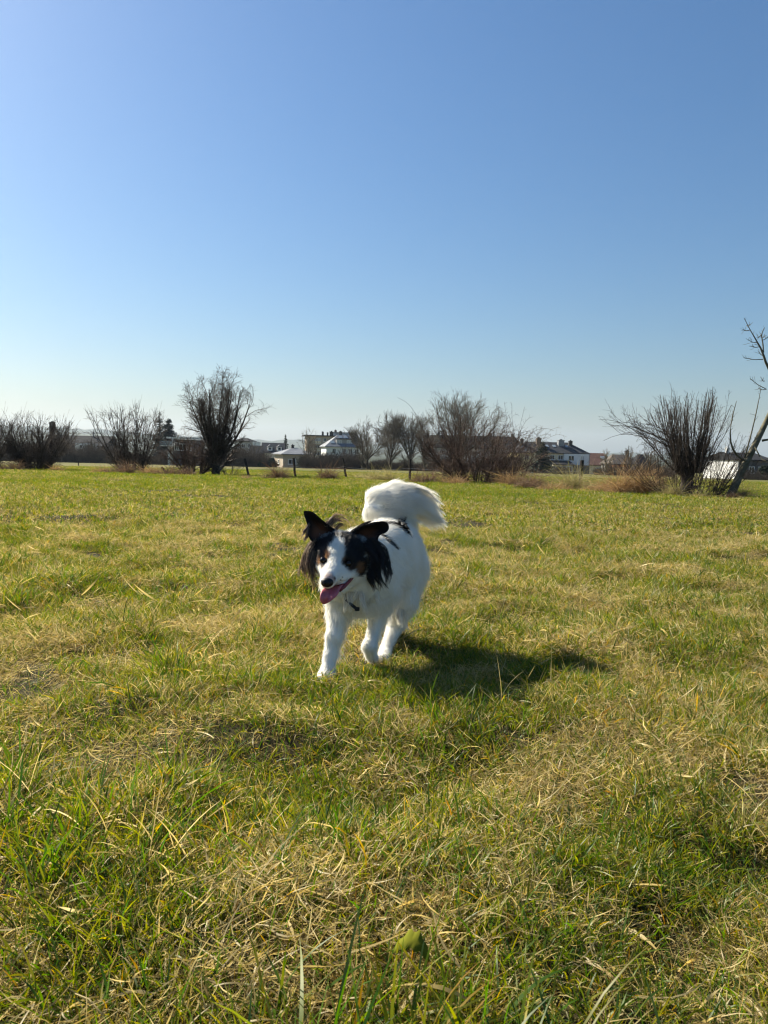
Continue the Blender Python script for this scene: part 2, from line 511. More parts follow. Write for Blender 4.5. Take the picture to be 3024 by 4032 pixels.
ng.links.new(gi.outputs[0], ip.inputs['Points']); ng.links.new(ci.outputs[0], ip.inputs['Instance'])
ng.links.new(named('idx', 'INT'), ip.inputs['Instance Index'])
e2r = ng.nodes.new('FunctionNodeEulerToRotation')
ng.links.new(named('rot', 'FLOAT_VECTOR'), e2r.inputs[0]); ng.links.new(e2r.outputs[0], ip.inputs['Rotation'])
ng.links.new(named('scl', 'FLOAT'), ip.inputs['Scale'])
ng.links.new(ip.outputs[0], go.inputs[0])
md = grass.modifiers.new('scatter', 'NODES'); md.node_group = ng
print('grass clumps', len(pts))

# ------------------------------------------------------------------ hills and air
def ridge(name, pts_px, D, thick, mat, seed):
    """A long wooded ridge: skyline points (pixel) at distance D."""
    xs = np.linspace(-900, 4000, 180)
    px = np.array([p[0] for p in pts_px]); py = np.array([p[1] for p in pts_px])
    sk = np.interp(xs, px, py)
    top = np.array([P(a, b, D) for a, b in zip(xs, sk)])
    rg = np.random.default_rng(seed)
    top[:, 2] += (vnoise(xs * .03, xs * 0, seed) - .5) * D * .0045 + rg.normal(0, D * .0004, len(xs))
    rows = []
    zb = ground_z(0, D) - 4
    for k, (dy, fz) in enumerate(((-thick, 0), (-thick * .6, .35), (-thick * .3, .7), (0, 1), (thick * .6, .75), (thick * 1.5, -.05))):
        r = top.copy(); r[:, 1] += dy
        r[:, 2] = zb + (top[:, 2] - zb) * fz + (vnoise(xs * .05, np.full_like(xs, k * 3.1), seed + 5) - .5) * 12 * (0 < fz < 1)
        rows.append(r)
    V = np.concatenate(rows); n = len(xs)
    i = (np.arange(len(rows) - 1)[:, None] * n + np.arange(n - 1)[None]).reshape(-1)
    o = link(name, mesh_from(name, V, np.stack([i, i + 1, i + n + 1, i + n], 1), smooth=True), mat)
    return tag(o, kind='structure')


hill_mat = noise_mat('wooded_hillside', (.035, .045, .03), (.075, .085, .05), .006, .95)
ridge('hills', [(-900, 1660), (0, 1676), (200, 1680), (420, 1693), (700, 1716), (980, 1734), (1180, 1735), (1500, 1752), (2000, 1775), (4000, 1830)], 4300, 700, hill_mat, 3)
ridge('hills', [(-900, 1700), (0, 1697), (300, 1706), (450, 1712), (800, 1735), (1100, 1755), (2000, 1790), (4000, 1835)], 2900, 400, hill_mat, 9)

# ------------------------------------------------------------------ bare trees and shrubs
def tubes(PP, RR, k):
    """Tubes along polylines: PP (m, n, 3), RR (m, n)."""
    m, n, _ = PP.shape
    T = np.gradient(PP, axis=1); T /= np.linalg.norm(T, axis=2, keepdims=True) + 1e-9
    ref = np.where(np.abs(T[:, :1, 2:3]) > .9, np.array([1., 0, 0]), np.array([0, 0, 1.]))
    N = np.cross(T, np.broadcast_to(ref, T.shape)); N /= np.linalg.norm(N, axis=2, keepdims=True) + 1e-9
    B = np.cross(T, N)
    a = np.arange(k) * 2 * np.pi / k
    ring = PP[:, :, None] + RR[:, :, None, None] * (np.cos(a)[:, None] * N[:, :, None] + np.sin(a)[:, None] * B[:, :, None])
    i = np.arange(m)[:, None, None] * (n * k) + np.arange(n - 1)[None, :, None] * k + np.arange(k)[None, None]
    j = np.arange(m)[:, None, None] * (n * k) + np.arange(n - 1)[None, :, None] * k + ((np.arange(k) + 1) % k)[None, None]
    F_ = np.stack([i, j, j + k, i + k], -1).reshape(-1, 4)
    return ring.reshape(-1, 3), F_


def grow(pos, d, length, steps, wob, trop0, trop1, rg):
    pts_ = [pos]
    for s in range(steps):
        t = s / max(1, steps - 1)
        d = d + rg.normal(0, wob, d.shape)
        d[:, 2] += trop0 * (1 - t) + trop1 * t
        d = d / (np.linalg.norm(d, axis=1, keepdims=True) + 1e-9)
        pos = pos + d * (length / steps)[:, None]
        pts_.append(pos)
    return np.stack(pts_, 1)


def sprout(PP, RR, rg, n, t=(.25, 1), ang=(.5, .2), length=1.0, lsd=.25, steps=5, wob=.12, trop=(.05, .05), rr=.6, rmin=.004, taper=.35, shrink=.4):
    m, k, _ = PP.shape
    tt = (np.tile((np.arange(n) + .5) / n, (m, 1)) + rg.uniform(-.5, .5, (m, n)) / n) * (t[1] - t[0]) + t[0]
    f = np.clip(tt * (k - 1), 0, k - 1.001); i = f.astype(int); w = (f - i)[..., None]
    mi = np.arange(m)[:, None]
    pos = PP[mi, i] * (1 - w) + PP[mi, i + 1] * w
    T = PP[mi, i + 1] - PP[mi, i]; T /= np.linalg.norm(T, axis=2, keepdims=True) + 1e-9
    r0 = RR[mi, i] * (1 - w[..., 0]) + RR[mi, i + 1] * w[..., 0]
    rv = rg.normal(0, 1, T.shape); rv -= (rv * T).sum(2, keepdims=True) * T; rv /= np.linalg.norm(rv, axis=2, keepdims=True) + 1e-9
    a = rg.normal(ang[0], ang[1], (m, n))[..., None]
    d = np.cos(a) * T + np.sin(a) * rv
    L = length * np.exp(rg.normal(0, lsd, (m, n))) * (1 - shrink * (tt - t[0]) / max(1e-3, t[1] - t[0]))
    P2 = grow(pos.reshape(-1, 3), d.reshape(-1, 3), L.reshape(-1), steps, wob, trop[0], trop[1], rg)
    r2 = np.maximum(r0.reshape(-1) * rr, rmin)
    R2 = np.maximum(r2[:, None] * np.linspace(1, taper, steps + 1)[None], rmin * .75)
    return P2, R2


def tree(name, base, stems, levels, bark, twig, label, cat='tree', group=None, seed=1, k0=7, extra=None):
    """stems: list of (polyline world pts, radii). levels: dicts for sprout()."""
    rg = np.random.default_rng(seed)
    root = empty(name, base)
    V, Fc, o = [], [], 0
    arr = {}
    for pl, rad in stems:
        pl = np.asarray(pl, float); rad = np.asarray(rad, float)
        n = 9                                           # resample
        s = np.linspace(0, len(pl) - 1, n); i = np.minimum(s.astype(int), len(pl) - 2); w = (s - i)[:, None]
        q = pl[i] * (1 - w) + pl[i + 1] * w
        q[1:-1] = .25 * q[:-2] + .5 * q[1:-1] + .25 * q[2:]
        arr.setdefault(n, []).append((q, np.interp(s, np.arange(len(rad)), rad)))
    PPs = np.stack([a for a, _ in arr[9]]); RRs = np.stack([b for _, b in arr[9]])
    v, f = tubes(PPs - np.array(base), RRs, k0)
    link('trunk', mesh_from('trunk', v, f, smooth=True), bark, root)
    cur = (PPs, RRs); V, Fc, o = [], [], 0
    keep = [cur]
    for lv in levels:
        lv = dict(lv); src = lv.pop('src', None); k = lv.pop('k', 3)
        pp, rr_ = keep[src] if src is not None else cur
        cur = sprout(pp, rr_, rg, **lv); keep.append(cur)
        v, f = tubes(cur[0] - np.array(base), cur[1], k)
        V.append(v); Fc.append(f + o); o += len(v)
    if extra is not None:
        for v, f in extra:
            V.append(v - np.array(base)); Fc.append(f + o); o += len(v)
    link('crown', mesh_from('crown', np.concatenate(V), np.concatenate(Fc), smooth=True), twig, root)
    tag(root, label, cat, group)
    return root


def fan(base, n, h, spread, r0, rg, wob=.08, trop=.06, rtip=.3, r_in=.12, steps=6, az=(0, 6.283)):
    """A fan of stems rising from the base."""
    a = np.linspace(az[0], az[1], n, endpoint=False) + rg.uniform(-.4, .4, n)
    lean = rg.uniform(.15, 1, n) * spread
    d = np.stack([np.cos(a) * np.sin(lean), np.sin(a) * np.sin(lean), np.cos(lean)], 1)
    pos = np.asarray(base) + np.stack([np.cos(a) * r_in, np.sin(a) * r_in, np.full(n, -.05)], 1)
    pl = grow(pos, d, h * rg.uniform(.75, 1.05, n), steps, wob, trop, trop, rg)
    return [(p, r0 * rg.uniform(.6, 1.1) * np.linspace(1, rtip, steps + 1)) for p in pl]


def on_ground(px, D, dz=0.0):
    p = P(px, 1840, D); p[2] = float(ground_z(p[0], p[1])) + dz
    return p


bark_dark = noise_mat('bark_dark', (.030, .024, .018), (.075, .060, .045), 9, .95, bump=.4)
bark_grey = noise_mat('bark_grey', (.065, .055, .040), (.15, .13, .095), 7, .9, bump=.4)
bark_olive = noise_mat('bark_olive_grey', (.07, .065, .035), (.19, .17, .115), 5, .9, bump=.5)
twig_brown = noise_mat('twig_brown', (.045, .034, .027), (.085, .062, .046), 3, .85)
twig_red = noise_mat('twig_reddish', (.055, .034, .025), (.11, .065, .045), 3, .8)
twig_grey = noise_mat('twig_grey', (.09, .078, .062), (.16, .135, .105), 2, .85)
twig_tan = noise_mat('twig_tan', (.11, .085, .055), (.21, .165, .11), 2, .8)

# tall shrubby tree with one short trunk beside the fence
b = on_ground(850, 39.0); r_ = np.random.default_rng(21)
tr = [([b + (0, 0, -.1), b + (.02, 0, .35), b + (.0, 0, .8)], [.24, .20, .22])]
st = fan(b + np.array([0, 0, .62]), 15, 4.0, .75, .10, r_, .07, .10, .22, .10)
tree('bare_tree', b, tr + st, [dict(n=9, t=(.12, 1), ang=(.55, .2), length=1.25, steps=6, wob=.13, trop=(.05, .03), rr=.6, rmin=.010),
     dict(n=7, t=(.15, 1), ang=(.6, .25), length=.62, steps=5, wob=.16, trop=(.0, .02), rr=.6, rmin=.0062),
     dict(n=6, t=(.15, 1), ang=(.7, .3), length=.32, steps=3, wob=.2, trop=(0, .0), rr=.7, rmin=.0056),
     dict(src=0, n=8, t=(.05, .5), ang=(1.0, .3), length=.9, steps=5, wob=.2, trop=(.02, 0), rr=.1, rmin=.008)],
     bark_dark, twig_brown, 'tall rounded leafless tree on one short dark trunk by the wire fence', seed=21)
# low reddish shrub leaning off the same fence line
b = on_ground(765, 39.8); r_ = np.random.default_rng(22)
st = fan(b, 22, 2.0, 1.05, .045, r_, .1, .06, .3, .35)
tree('bare_shrub', b, st, [dict(n=10, t=(.1, 1), ang=(.6, .25), length=.8, steps=5, wob=.16, trop=(.02, .0), rr=.6, rmin=.009),
     dict(n=9, t=(.1, 1), ang=(.7, .3), length=.42, steps=4, wob=.2, trop=(0, 0), rr=.7, rmin=.0068)],
     bark_dark, twig_red, 'low reddish leafless shrub at the foot of the tall rounded tree', 'shrub', seed=22, k0=5)
b = on_ground(905, 38.5); r_ = np.random.default_rng(23)
st = fan(b, 9, .9, 1.2, .018, r_, .12, .0, .4, .15)
tree('bare_shrub', b, st, [dict(n=7, t=(.1, 1), ang=(.7, .3), length=.5, steps=4, wob=.2, trop=(0, 0), rr=.7, rmin=.006)],
     twig_tan, twig_tan, 'knee-high tangle of pale twigs between the tall rounded tree and the first fence post', 'shrub', seed=23, k0=4)

# dense upright shrubs along the far stretch
SHR = [(140, 46, 3.0, .85, 36, 31, 'dense dark leafless bush with fine upright tips before the long dark hall'),
       (-70, 45, 2.9, .85, 28, 32, 'dense dark bush cut by the frame edge past the long dark hall'),
       (520, 47, 3.9, .62, 26, 33, 'spreading leafless bush with long pale shoots in front of the fir pair')]
for px, D, h, sp, n, sd, lab in SHR:
    b = on_ground(px, D); r_ = np.random.default_rng(sd)
    st = fan(b, n, h, sp, .045, r_, .07, .07, .25, .6)
    tree('bare_shrub', b, st, [dict(n=9, t=(.05, 1), ang=(.55, .25), length=.95, steps=5, wob=.12, trop=(.06, .08), rr=.6, rmin=.010),
         dict(n=7, t=(.1, 1), ang=(.55, .25), length=.5, steps=4, wob=.15, trop=(.05, .05), rr=.65, rmin=.0075),
         dict(src=0, n=14, t=(.0, .7), ang=(1.0, .35), length=.7, steps=4, wob=.22, trop=(.02, .02), rr=.45, rmin=.008),
         dict(src=3, n=5, t=(.1, 1), ang=(.8, .3), length=.35, steps=3, wob=.2, trop=(.02, .02), rr=.6, rmin=.007),
         dict(src=0, n=3, t=(.7, 1), ang=(.2, .1), length=1.3, steps=5, wob=.06, trop=(.08, .06), rr=.5, rmin=.0065)],
         bark_dark, twig_brown, lab, 'shrub', seed=sd, k0=5)

# wide arching briar-like bush in the middle
b = on_ground(1880, 34.6); r_ = np.random.default_rng(41)
st = fan(b, 44, 2.7, 1.15, .034, r_, .08, .035, .35, .8)
tree('arching_bush', b, st, [dict(n=9, t=(.1, 1), ang=(.55, .25), length=1.1, steps=6, wob=.15, trop=(.03, -.08), rr=.6, rmin=.008),
     dict(n=7, t=(.1, 1), ang=(.7, .3), length=.5, steps=4, wob=.2, trop=(.02, -.04), rr=.65, rmin=.0058),
     dict(src=0, n=2, t=(.7, 1), ang=(.35, .2), length=1.8, steps=9, wob=.08, trop=(.06, -.36), rr=.55, rmin=.0068),
     dict(n=7, t=(.1, .95), ang=(.9, .3), length=.22, steps=3, wob=.2, trop=(.05, 0), rr=.7, rmin=.0048),
     dict(src=0, n=14, t=(.0, .75), ang=(1.0, .35), length=.75, steps=5, wob=.25, trop=(-.01, -.06), rr=.5, rmin=.007),
     dict(n=4, t=(.2, 1), ang=(.9, .3), length=.3, steps=3, wob=.25, trop=(0, -.03), rr=.6, rmin=.006)],
     bark_dark, twig_red, 'broad many-stemmed leafless bush with long arching canes beside a fence post', 'shrub', seed=41, k0=5)
b = on_ground(2030, 35.2); r_ = np.random.default_rng(42)
st = fan(b, 9, 2.1, .75, .022, r_, .07, .05, .4, .3)
tree('arching_bush', b, st, [dict(n=4, t=(.5, 1), ang=(.4, .2), length=1.7, steps=9, wob=.08, trop=(.05, -.38), rr=.6, rmin=.0066),
     dict(n=9, t=(.1, 1), ang=(.8, .3), length=.26, steps=3, wob=.2, trop=(.03, 0), rr=.7, rmin=.0046),
     dict(src=0, n=5, t=(.05, 1), ang=(.7, .3), length=.6, steps=4, wob=.2, trop=(.02, -.05), rr=.6, rmin=.005)],
     bark_dark, twig_tan, 'pale airy bramble with hooped canes in front of the yellow and white terrace', 'shrub', seed=42, k0=4)

# upright willow-like stool with a thick twiggy base
b = on_ground(2712, 22.0); r_ = np.random.default_rng(51)
trunk = [([b + (0, 0, -.1), b + (-.02, 0, .5), b + (.05, 0, 1.0)], [.20, .18, .26])]
st = fan(b + np.array([.03, 0, .70]), 62, 2.25, .58, .017, r_, .04, .06, .42, .3, steps=7)
st2 = fan(b + np.array([0, 0, .6]), 13, 2.1, 1.15, .016, r_, .05, .10, .4, .2, az=(2.3, 4.3))
ar = [(grow(np.array([p[0][3]]), np.array([[-.75, 0.05, .55]]) + r_.normal(0, .18, (1, 3)), np.array([r_.uniform(1.2, 2.2)]), 9, .05, .02, -.20, r_)[0], np.linspace(.012, .0045, 10)) for p in st2[:9]]
low = fan(b, 46, 1.7, 1.15, .012, r_, .08, .06, .5, .75)
tree('willow_stool', b, trunk + st + st2 + ar + low, [dict(n=5, t=(.05, .85), ang=(.45, .2), length=.7, steps=5, wob=.08, trop=(.12, .08), rr=.6, rmin=.0048, shrink=.2),
     dict(n=5, t=(.1, 1), ang=(.6, .3), length=.26, steps=3, wob=.2, trop=(.04, 0), rr=.7, rmin=.0034),
     dict(src=0, n=12, t=(.0, .42), ang=(1.1, .4), length=.40, steps=4, wob=.35, trop=(-.03, -.05), rr=.35, rmin=.005)],
     bark_dark, twig_brown, 'upright willow stool with a bird-nest tangle at its base and whippy shoots', 'shrub', seed=51, k0=5)

# young leaning tree that leaves the frame and comes back in
D = 21.3
path = [P(2866, 1975, D), P(2885, 1935, D), P(2915, 1860, D), P(2955, 1790, D + .1), P(2988, 1722, D + .2), P(3020, 1655, D + .3), P(3060, 1570, D + .4), P(3080, 1500, D + .4)]
rad = [.135, .115, .105, .095, .08, .075, .065, .055]
lead = [P(3078, 1520, D + .4), P(3045, 1480, D + .3), P(3022, 1450, D + .3), P(3008, 1410, D + .2), P(3005, 1385, D + .2), P(2985, 1350, D + .2), P(2952, 1300, D + .1), P(2930, 1252, D)]
lead2 = [P(3006, 1388, D + .2), P(3004, 1350, D + .2), P(2997, 1318, D + .2), P(3010, 1290, D + .2)]
shoot = [P(2932, 1805, D), P(2950, 1740, D - .1), P(2970, 1660, D - .1), P(2985, 1590, D - .1), P(2996, 1530, D - .1)]
arm = [P(2937, 1815, D), P(2905, 1800, D - .2), P(2880, 1765, D - .4), P(2872, 1715, D - .5), P(2880, 1650, D - .5), P(2900, 1580, D - .5)]
arm2 = [P(3000, 1735, D + .2), P(3030, 1730, D + .1), P(3060, 1715, D)]
arm3 = [P(2972, 1760, D), P(2998, 1808, D - .3), P(3030, 1822, D - .5)]
crownb = [P(3070, 1540, D + .4), P(3110, 1400, D + .6), P(3120, 1260, D + .5), P(3100, 1150, D + .5)]
ptop = P(3080, 1500, D + .4)
b = np.array([path[0][0], path[0][1], float(ground_z(path[0][0], path[0][1]))])
sts = [(path, rad), (lead, [.05, .042, .036, .031, .027, .019, .012, .007]), (lead2, [.02, .017, .014, .008]), (shoot, [.024, .02, .016, .012, .006]), (arm, [.035, .03, .026, .02, .014, .007]),
       (arm2, [.034, .026, .016]), (arm3, [.02, .015, .008]), (crownb, [.055, .045, .03, .012])]
side = []
for (pa, pb) in [((3004, 1415), (2928, 1408)), ((2952, 1300), (2925, 1297)), ((2985, 1350), (2945, 1338)), ((2990, 1365), (2958, 1363)), ((3014, 1530), (2954, 1491)), ((3018, 1532), (2985, 1530)), ((3010, 1500), (3000, 1493)),
                 ((2997, 1318), (2982, 1330)), ((3000, 1340), (3024, 1325)), ((2995, 1320), (3008, 1328)), ((2940, 1282), (2952, 1278)), ((3005, 1400), (2988, 1385))]:
    p0, p1 = P(*pa, D + .2), P(*pb, D + .1)
    mid = (p0 + p1) / 2 + np.array([0, 0, -.03])
    side.append(([p0, mid, p1], [.012, .0095, .0075]))
tree('leaning_tree', b, sts + side, [dict(n=6, t=(.5, 1), ang=(.8, .25), length=.14, steps=3, wob=.12, trop=(.10, .12), rr=.5, rmin=.0055)],
     bark_olive, bark_olive, 'young leafless tree with a leaning olive-grey trunk beside the willow stool', seed=61, k0=8)

# round-crowned and spreading trees farther off
FAR = [(1812, 112, 12.2, .62, 71, 'rounded leafless tree crown rising behind the arching bush', twig_grey, 13),
       (1612, 165, 13.4, .40, 72, 'tall bare tree with dense upright limbs, next to the rounded crown', twig_grey, 9),
       (1537, 168, 12.8, .34, 73, 'tall bare tree in the middle of the three behind the brush', twig_grey, 8),
       (1446, 160, 10.8, .55, 74, 'wide bare tree at the apartment end of the three behind the brush', twig_grey, 7),
       (240, 190, 9.5, .55, 75, 'small bare tree showing above the long dark hall roof', twig_brown, 6),
       (1670, 150, 8.5, .5, 76, 'short bare tree between the tall bare trees and the rounded crown', twig_grey, 7)]
for px, D, h, sp, sd, lab, tw, n in FAR:
    b = on_ground(px, D); r_ = np.random.default_rng(sd)
    tr = [([b + (0, 0, -.2), b + (0, 0, h * .12), b + (.1, 0, h * .26)], [.28, .24, .20])]
    st = fan(b + np.array([0, 0, h * .2]), n + 2, h * .60, sp * 1.6, .12, r_, .07, .08, .3, .1)
    k = D / 110
    tree('bare_tree', b, tr + st, [dict(n=9, t=(.15, 1), ang=(.55, .2), length=h * .28, steps=6, wob=.12, trop=(.06, .05), rr=.6, rmin=.022 * k),
         dict(n=7, t=(.15, 1), ang=(.5, .2), length=h * .13, steps=4, wob=.14, trop=(.05, .05), rr=.6, rmin=.017 * k),
         dict(n=4, t=(.2, 1), ang=(.55, .2), length=h * .075, steps=3, wob=.15, trop=(.05, .05), rr=.7, rmin=.013 * k)],
         bark_dark, tw, lab, 'tree', seed=sd, k0=6)
SAP = [(1213, 185, 9.6, 81, 'slender bare sapling in front of the balcony flats', twig_tan), (1235, 188, 8.2, 82, 'thin bare tree between the slender sapling and the dormer-roofed white house', twig_grey),
       (1360, 180, 6.0, 83, 'small bare tree in front of the dormer-roofed white house', twig_grey), (1425, 150, 7.0, 84, 'bare tree at the end of the dormer-roofed white house', twig_grey),
       (2384, 150, 5.2, 85, 'pale leafless fruit tree in front of the red roof', twig_tan), (2480, 170, 6.6, 86, 'bare garden tree among the dark gabled roofs', twig_grey),
       (1000, 190, 6.5, 87, 'bare garden tree in front of the brown roofed cottage', twig_grey), (700, 200, 8.0, 88, 'pale thin tree behind the building with glass balconies', twig_tan), (2560, 160, 6.0, 89, 'bare garden tree behind the straw tussocks and the low brick outbuilding', twig_grey)]
for px, D, h, sd, lab, tw in SAP:
    b = on_ground(px, D); r_ = np.random.default_rng(sd)
    st = [([b + (0, 0, -.2), b + (0, 0, h * .4), b + (.15, 0, h * .8)], [.13, .10, .05])] + fan(b + np.array([0, 0, h * .15]), 6, h * .7, .6, .07, r_, .08, .06, .35, .08)
    tree('bare_sapling', b, st, [dict(n=9, t=(.1, 1), ang=(.55, .2), length=h * .24, steps=4, wob=.12, trop=(.05, .05), rr=.6, rmin=.024),
         dict(n=6, t=(.15, 1), ang=(.5, .2), length=h * .12, steps=3, wob=.14, trop=(.05, .05), rr=.6, rmin=.02)], bark_grey if tw is twig_tan else bark_dark, tw, lab, 'tree', seed=sd, k0=5)

# brush belts: one mass each
def brush(name, x0, x1, D, ytop, mat, label, seed, n=2600, r=.022):
    rg = np.random.default_rng(seed)
    px = rg.uniform(x0, x1, n); dd = D + rg.uniform(-4, 4, n)
    pos = np.array([on_ground(a, q) for a, q in zip(px, dd)])
    h = np.array([P(a, ytop, q)[2] for a, q in zip(px, dd)]) - pos[:, 2]
    h = np.maximum(h, .5) * (.35 + .75 * vnoise(px * .025, px * 0, seed)) * rg.uniform(.5, 1.15, n)
    lean = np.abs(rg.normal(0, .35, n)); a = rg.uniform(0, 6.28, n)
    d = np.stack([np.cos(a) * np.sin(lean), np.sin(a) * np.sin(lean), np.cos(lean)], 1)
    pl = grow(pos, d, h, 4, .12, .02, -.02, rg)
    R = r * rg.uniform(.6, 1.4, n)[:, None] * np.linspace(1, .45, 5)[None]
    p2, r2 = sprout(pl, R, rg, 5, t=(.1, 1), ang=(.7, .3), length=float(h.mean()) * .35, steps=3, wob=.2, rr=.7, rmin=r * .6)
    v1, f1 = tubes(pl, R, 3); v2, f2 = tubes(p2, r2, 3)
    o = link(name, mesh_from(name, np.concatenate([v1, v2]), np.concatenate([f1, f2 + len(v1)])), mat)
    return tag(o, label, 'brush', kind='stuff')


twig_hedge = noise_mat('twig_hedge', (.035, .028, .022), (.07, .055, .042), 1, .9)
twig_hedge2 = noise_mat('twig_hedge_brown', (.06, .045, .033), (.12, .09, .062), 1, .9)
brush('undergrowth', 1190, 2040, 172, 1790, twig_hedge, 'belt of dark leafless scrub along the far edge of the second field', 101, 6500, .032)
brush('undergrowth', 1265, 1420, 178, 1782, twig_hedge, 'taller dark scrub below the dormer-roofed white house', 105, 1300, .03)
brush('undergrowth', -120, 480, 205, 1735, twig_hedge2, 'brown leafless scrub in front of the long dark hall', 102, 5200, .036)
brush('undergrowth', 420, 1050, 190, 1765, twig_hedge2, 'brown scrub and hedging below the cottages', 103, 5200, .034)
brush('undergrowth', 2180, 2250, 160, 1825, twig_hedge2, 'brown garden scrub in front of the terrace extension', 104, 400, .025)
brush('undergrowth', 2340, 2660, 165, 1822, twig_hedge2, 'brown scrub along the gardens of the red roofed house', 106, 1900, .026)
brush('undergrowth', 2930, 3250, 115, 1845, twig_hedge, 'dark scrub at the foot of the black-roofed house', 107, 900, .022)


# evergreens
def conifer(name, px, D, ytop, width_px, label, seed, mat, dense=1.0, shape=1.0):
    rg = np.random.default_rng(seed)
    b = on_ground(px, D); h = P(px, ytop, D)[2] - b[2]; R = width_px * D / F_PX / 2
    root = empty(name, b)
    v, f = tubes(np.array([[(0, 0, -.2), (0, 0, h * .5), (0, 0, h * .97)]]), np.array([[R * .09 + .06, R * .06 + .04, .02]]), 6)
    link('trunk', mesh_from('trunk', v, f), bark_dark, root)
    n = int(330 * dense)
    t = rg.uniform(0, 1, n) ** .85; z = h * (.06 + .93 * t); L = R * (1 - t) ** shape * rg.uniform(.7, 1.12, n) * (.9 + .2 * np.sin(t * 40)) + R * .06
    a = rg.uniform(0, 6.283, n)
    k = 7
    u = np.linspace(.12, 1, k)
    V, C = [], []
    for s_ in (-1, 0, 1):                     # three sprays of needles along each branch
        aa = a[:, None] + s_ * .16 * u[None]
        rr_ = L[:, None] * u[None]; zz = z[:, None] - rr_ * (.28 + .10 * s_) + (u[None] ** 2) * L[:, None] * .12
        c = np.stack([np.cos(aa) * rr_, np.sin(aa) * rr_, zz], -1).reshape(-1, 3)
        m = len(c); sz = np.repeat(L, k) * rg.uniform(.09, .20, m) + .05
        e1 = rg.normal(0, 1, (m, 3)) * [1, 1, .55]; e2 = rg.normal(0, 1, (m, 3)) * [1, 1, .55]
        e1 /= np.linalg.norm(e1, axis=1, keepdims=True); e2 /= np.linalg.norm(e2, axis=1, keepdims=True)
        V.append(np.stack([c - e1 * sz[:, None], c + e2 * sz[:, None] * .6, c + e1 * sz[:, None] * .8 - e2 * sz[:, None] * .3], 1).reshape(-1, 3))
    V = np.concatenate(V)
    link('crown', mesh_from('crown', V, np.arange(len(V)).reshape(-1, 3)), mat, root)
    return tag(root, label, 'tree')


needle = noise_mat('conifer_needles', (.012, .024, .014), (.035, .055, .028), 1.5, .8)
needle_b = noise_mat('conifer_needles_blue', (.010, .020, .018), (.028, .045, .036), 1.5, .8)
conifer('fir_tree', 628, 205, 1618, 74, 'slimmer dark fir of the pair beside the glass-balcony building', 201, needle_b, 1, .8)
conifer('fir_tree', 664, 212, 1646, 104, 'broad dark fir of the pair beside the glass-balcony building', 202, needle_b, 1.5, .6)
conifer('spruce_tree', 1123, 262, 1708, 48, 'pointed spruce standing behind the bungalow', 203, needle, 1, .85)
conifer('spruce_tree', 2134, 200, 1738, 88, 'dark spruce against the yellow and white terrace', 204, needle, 1.6, .6)
conifer('evergreen_bush', 1071, 188, 1803, 50, 'round clipped evergreen in front of the dormer cottage', 205, needle, 1.1, .35)
conifer('evergreen_bush', 1030, 186, 1812, 32, 'small dark evergreen next to the round clipped one', 206, needle, .8, .35)
conifer('evergreen_bush', 1190, 186, 1797, 50, 'sprawling evergreen shrub at the bungalow window', 207, needle, .8, .4)
conifer('evergreen_bush', 3010, 118, 1832, 60, 'dark hedge bush at the foot of the black-roofed house', 208, needle, 1, .3)

# ------------------------------------------------------------------ houses
def slab(verts, faces):
    return np.array(verts, float), faces


def boxv(x0, x1, y0, y1, z0, z1):
    v = [(x0, y0, z0), (x1, y0, z0), (x1, y1, z0), (x0, y1, z0), (x0, y0, z1), (x1, y0, z1), (x1, y1, z1), (x0, y1, z1)]
    f = [(0, 3, 2, 1), (4, 5, 6, 7), (0, 1, 5, 4), (1, 2, 6, 5), (2, 3, 7, 6), (3, 0, 4, 7)]
    return v, f


def part(name, vf, mat, parent):
    me = bpy.data.meshes.new(name)
    me.from_pydata([tuple(map(float, a)) for a in vf[0]], [], vf[1]); me.update()
    return link(name, me, mat, parent)


def multi(vfs):
    V, Fc = [], []
    for v, f in vfs:
        o = len(V); V += list(v); Fc += [tuple(i + o for i in q) for q in f]
    return V, Fc


def plaster(name, c):
    return noise_mat(name, tuple(k * .88 for k in c), tuple(min(.9, k * 1.05) for k in c), .6, .9, detail=6)


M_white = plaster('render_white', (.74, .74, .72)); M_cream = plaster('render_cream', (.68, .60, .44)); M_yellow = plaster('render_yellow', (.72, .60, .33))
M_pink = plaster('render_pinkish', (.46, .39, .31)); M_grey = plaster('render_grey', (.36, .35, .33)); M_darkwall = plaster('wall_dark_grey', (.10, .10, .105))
M_brick = noise_mat('brick_red', (.22, .075, .05), (.30, .11, .07), 2, .9)
M_slate = noise_mat('roof_slate', (.035, .037, .042), (.075, .078, .085), 1.2, .9, detail=8, spec=.12); M_dark = noise_mat('roof_dark', (.022, .023, .026), (.045, .045, .048), 1.0, .9, detail=8, spec=.1)
M_redroof = noise_mat('roof_red_brown', (.115, .06, .045), (.19, .10, .075), 1.0, .8, detail=8); M_lgrey = noise_mat('roof_light_grey', (.13, .14, .155), (.22, .23, .25), .8, .6, detail=8)
M_brownroof = noise_mat('roof_brown', (.06, .05, .042), (.11, .09, .075), 1, .8, detail=8)
M_frame = plaster('window_frame_white', (.75, .75, .74)); M_zinc = noise_mat('zinc', (.2, .21, .22), (.32, .33, .34), 1, .5)
M_glass, nt, bb = new_mat('window_glass'); bb.inputs['Base Color'].default_value = (.02, .025, .03, 1); bb.inputs['Roughness'].default_value = .08; bb.inputs['Specular IOR Level'].default_value = .6
M_blind = plaster('blind', (.5, .5, .48)); M_chim = noise_mat('chimney_brick', (.12, .09, .075), (.2, .16, .13), 2, .9); M_chimd = noise_mat('chimney_dark', (.04, .038, .036), (.08, .075, .07), 2, .9)
M_sky, nt, bb = new_mat('skylight_glass'); bb.inputs['Base Color'].default_value = (.25, .3, .34, 1); bb.inputs['Roughness'].default_value = .05


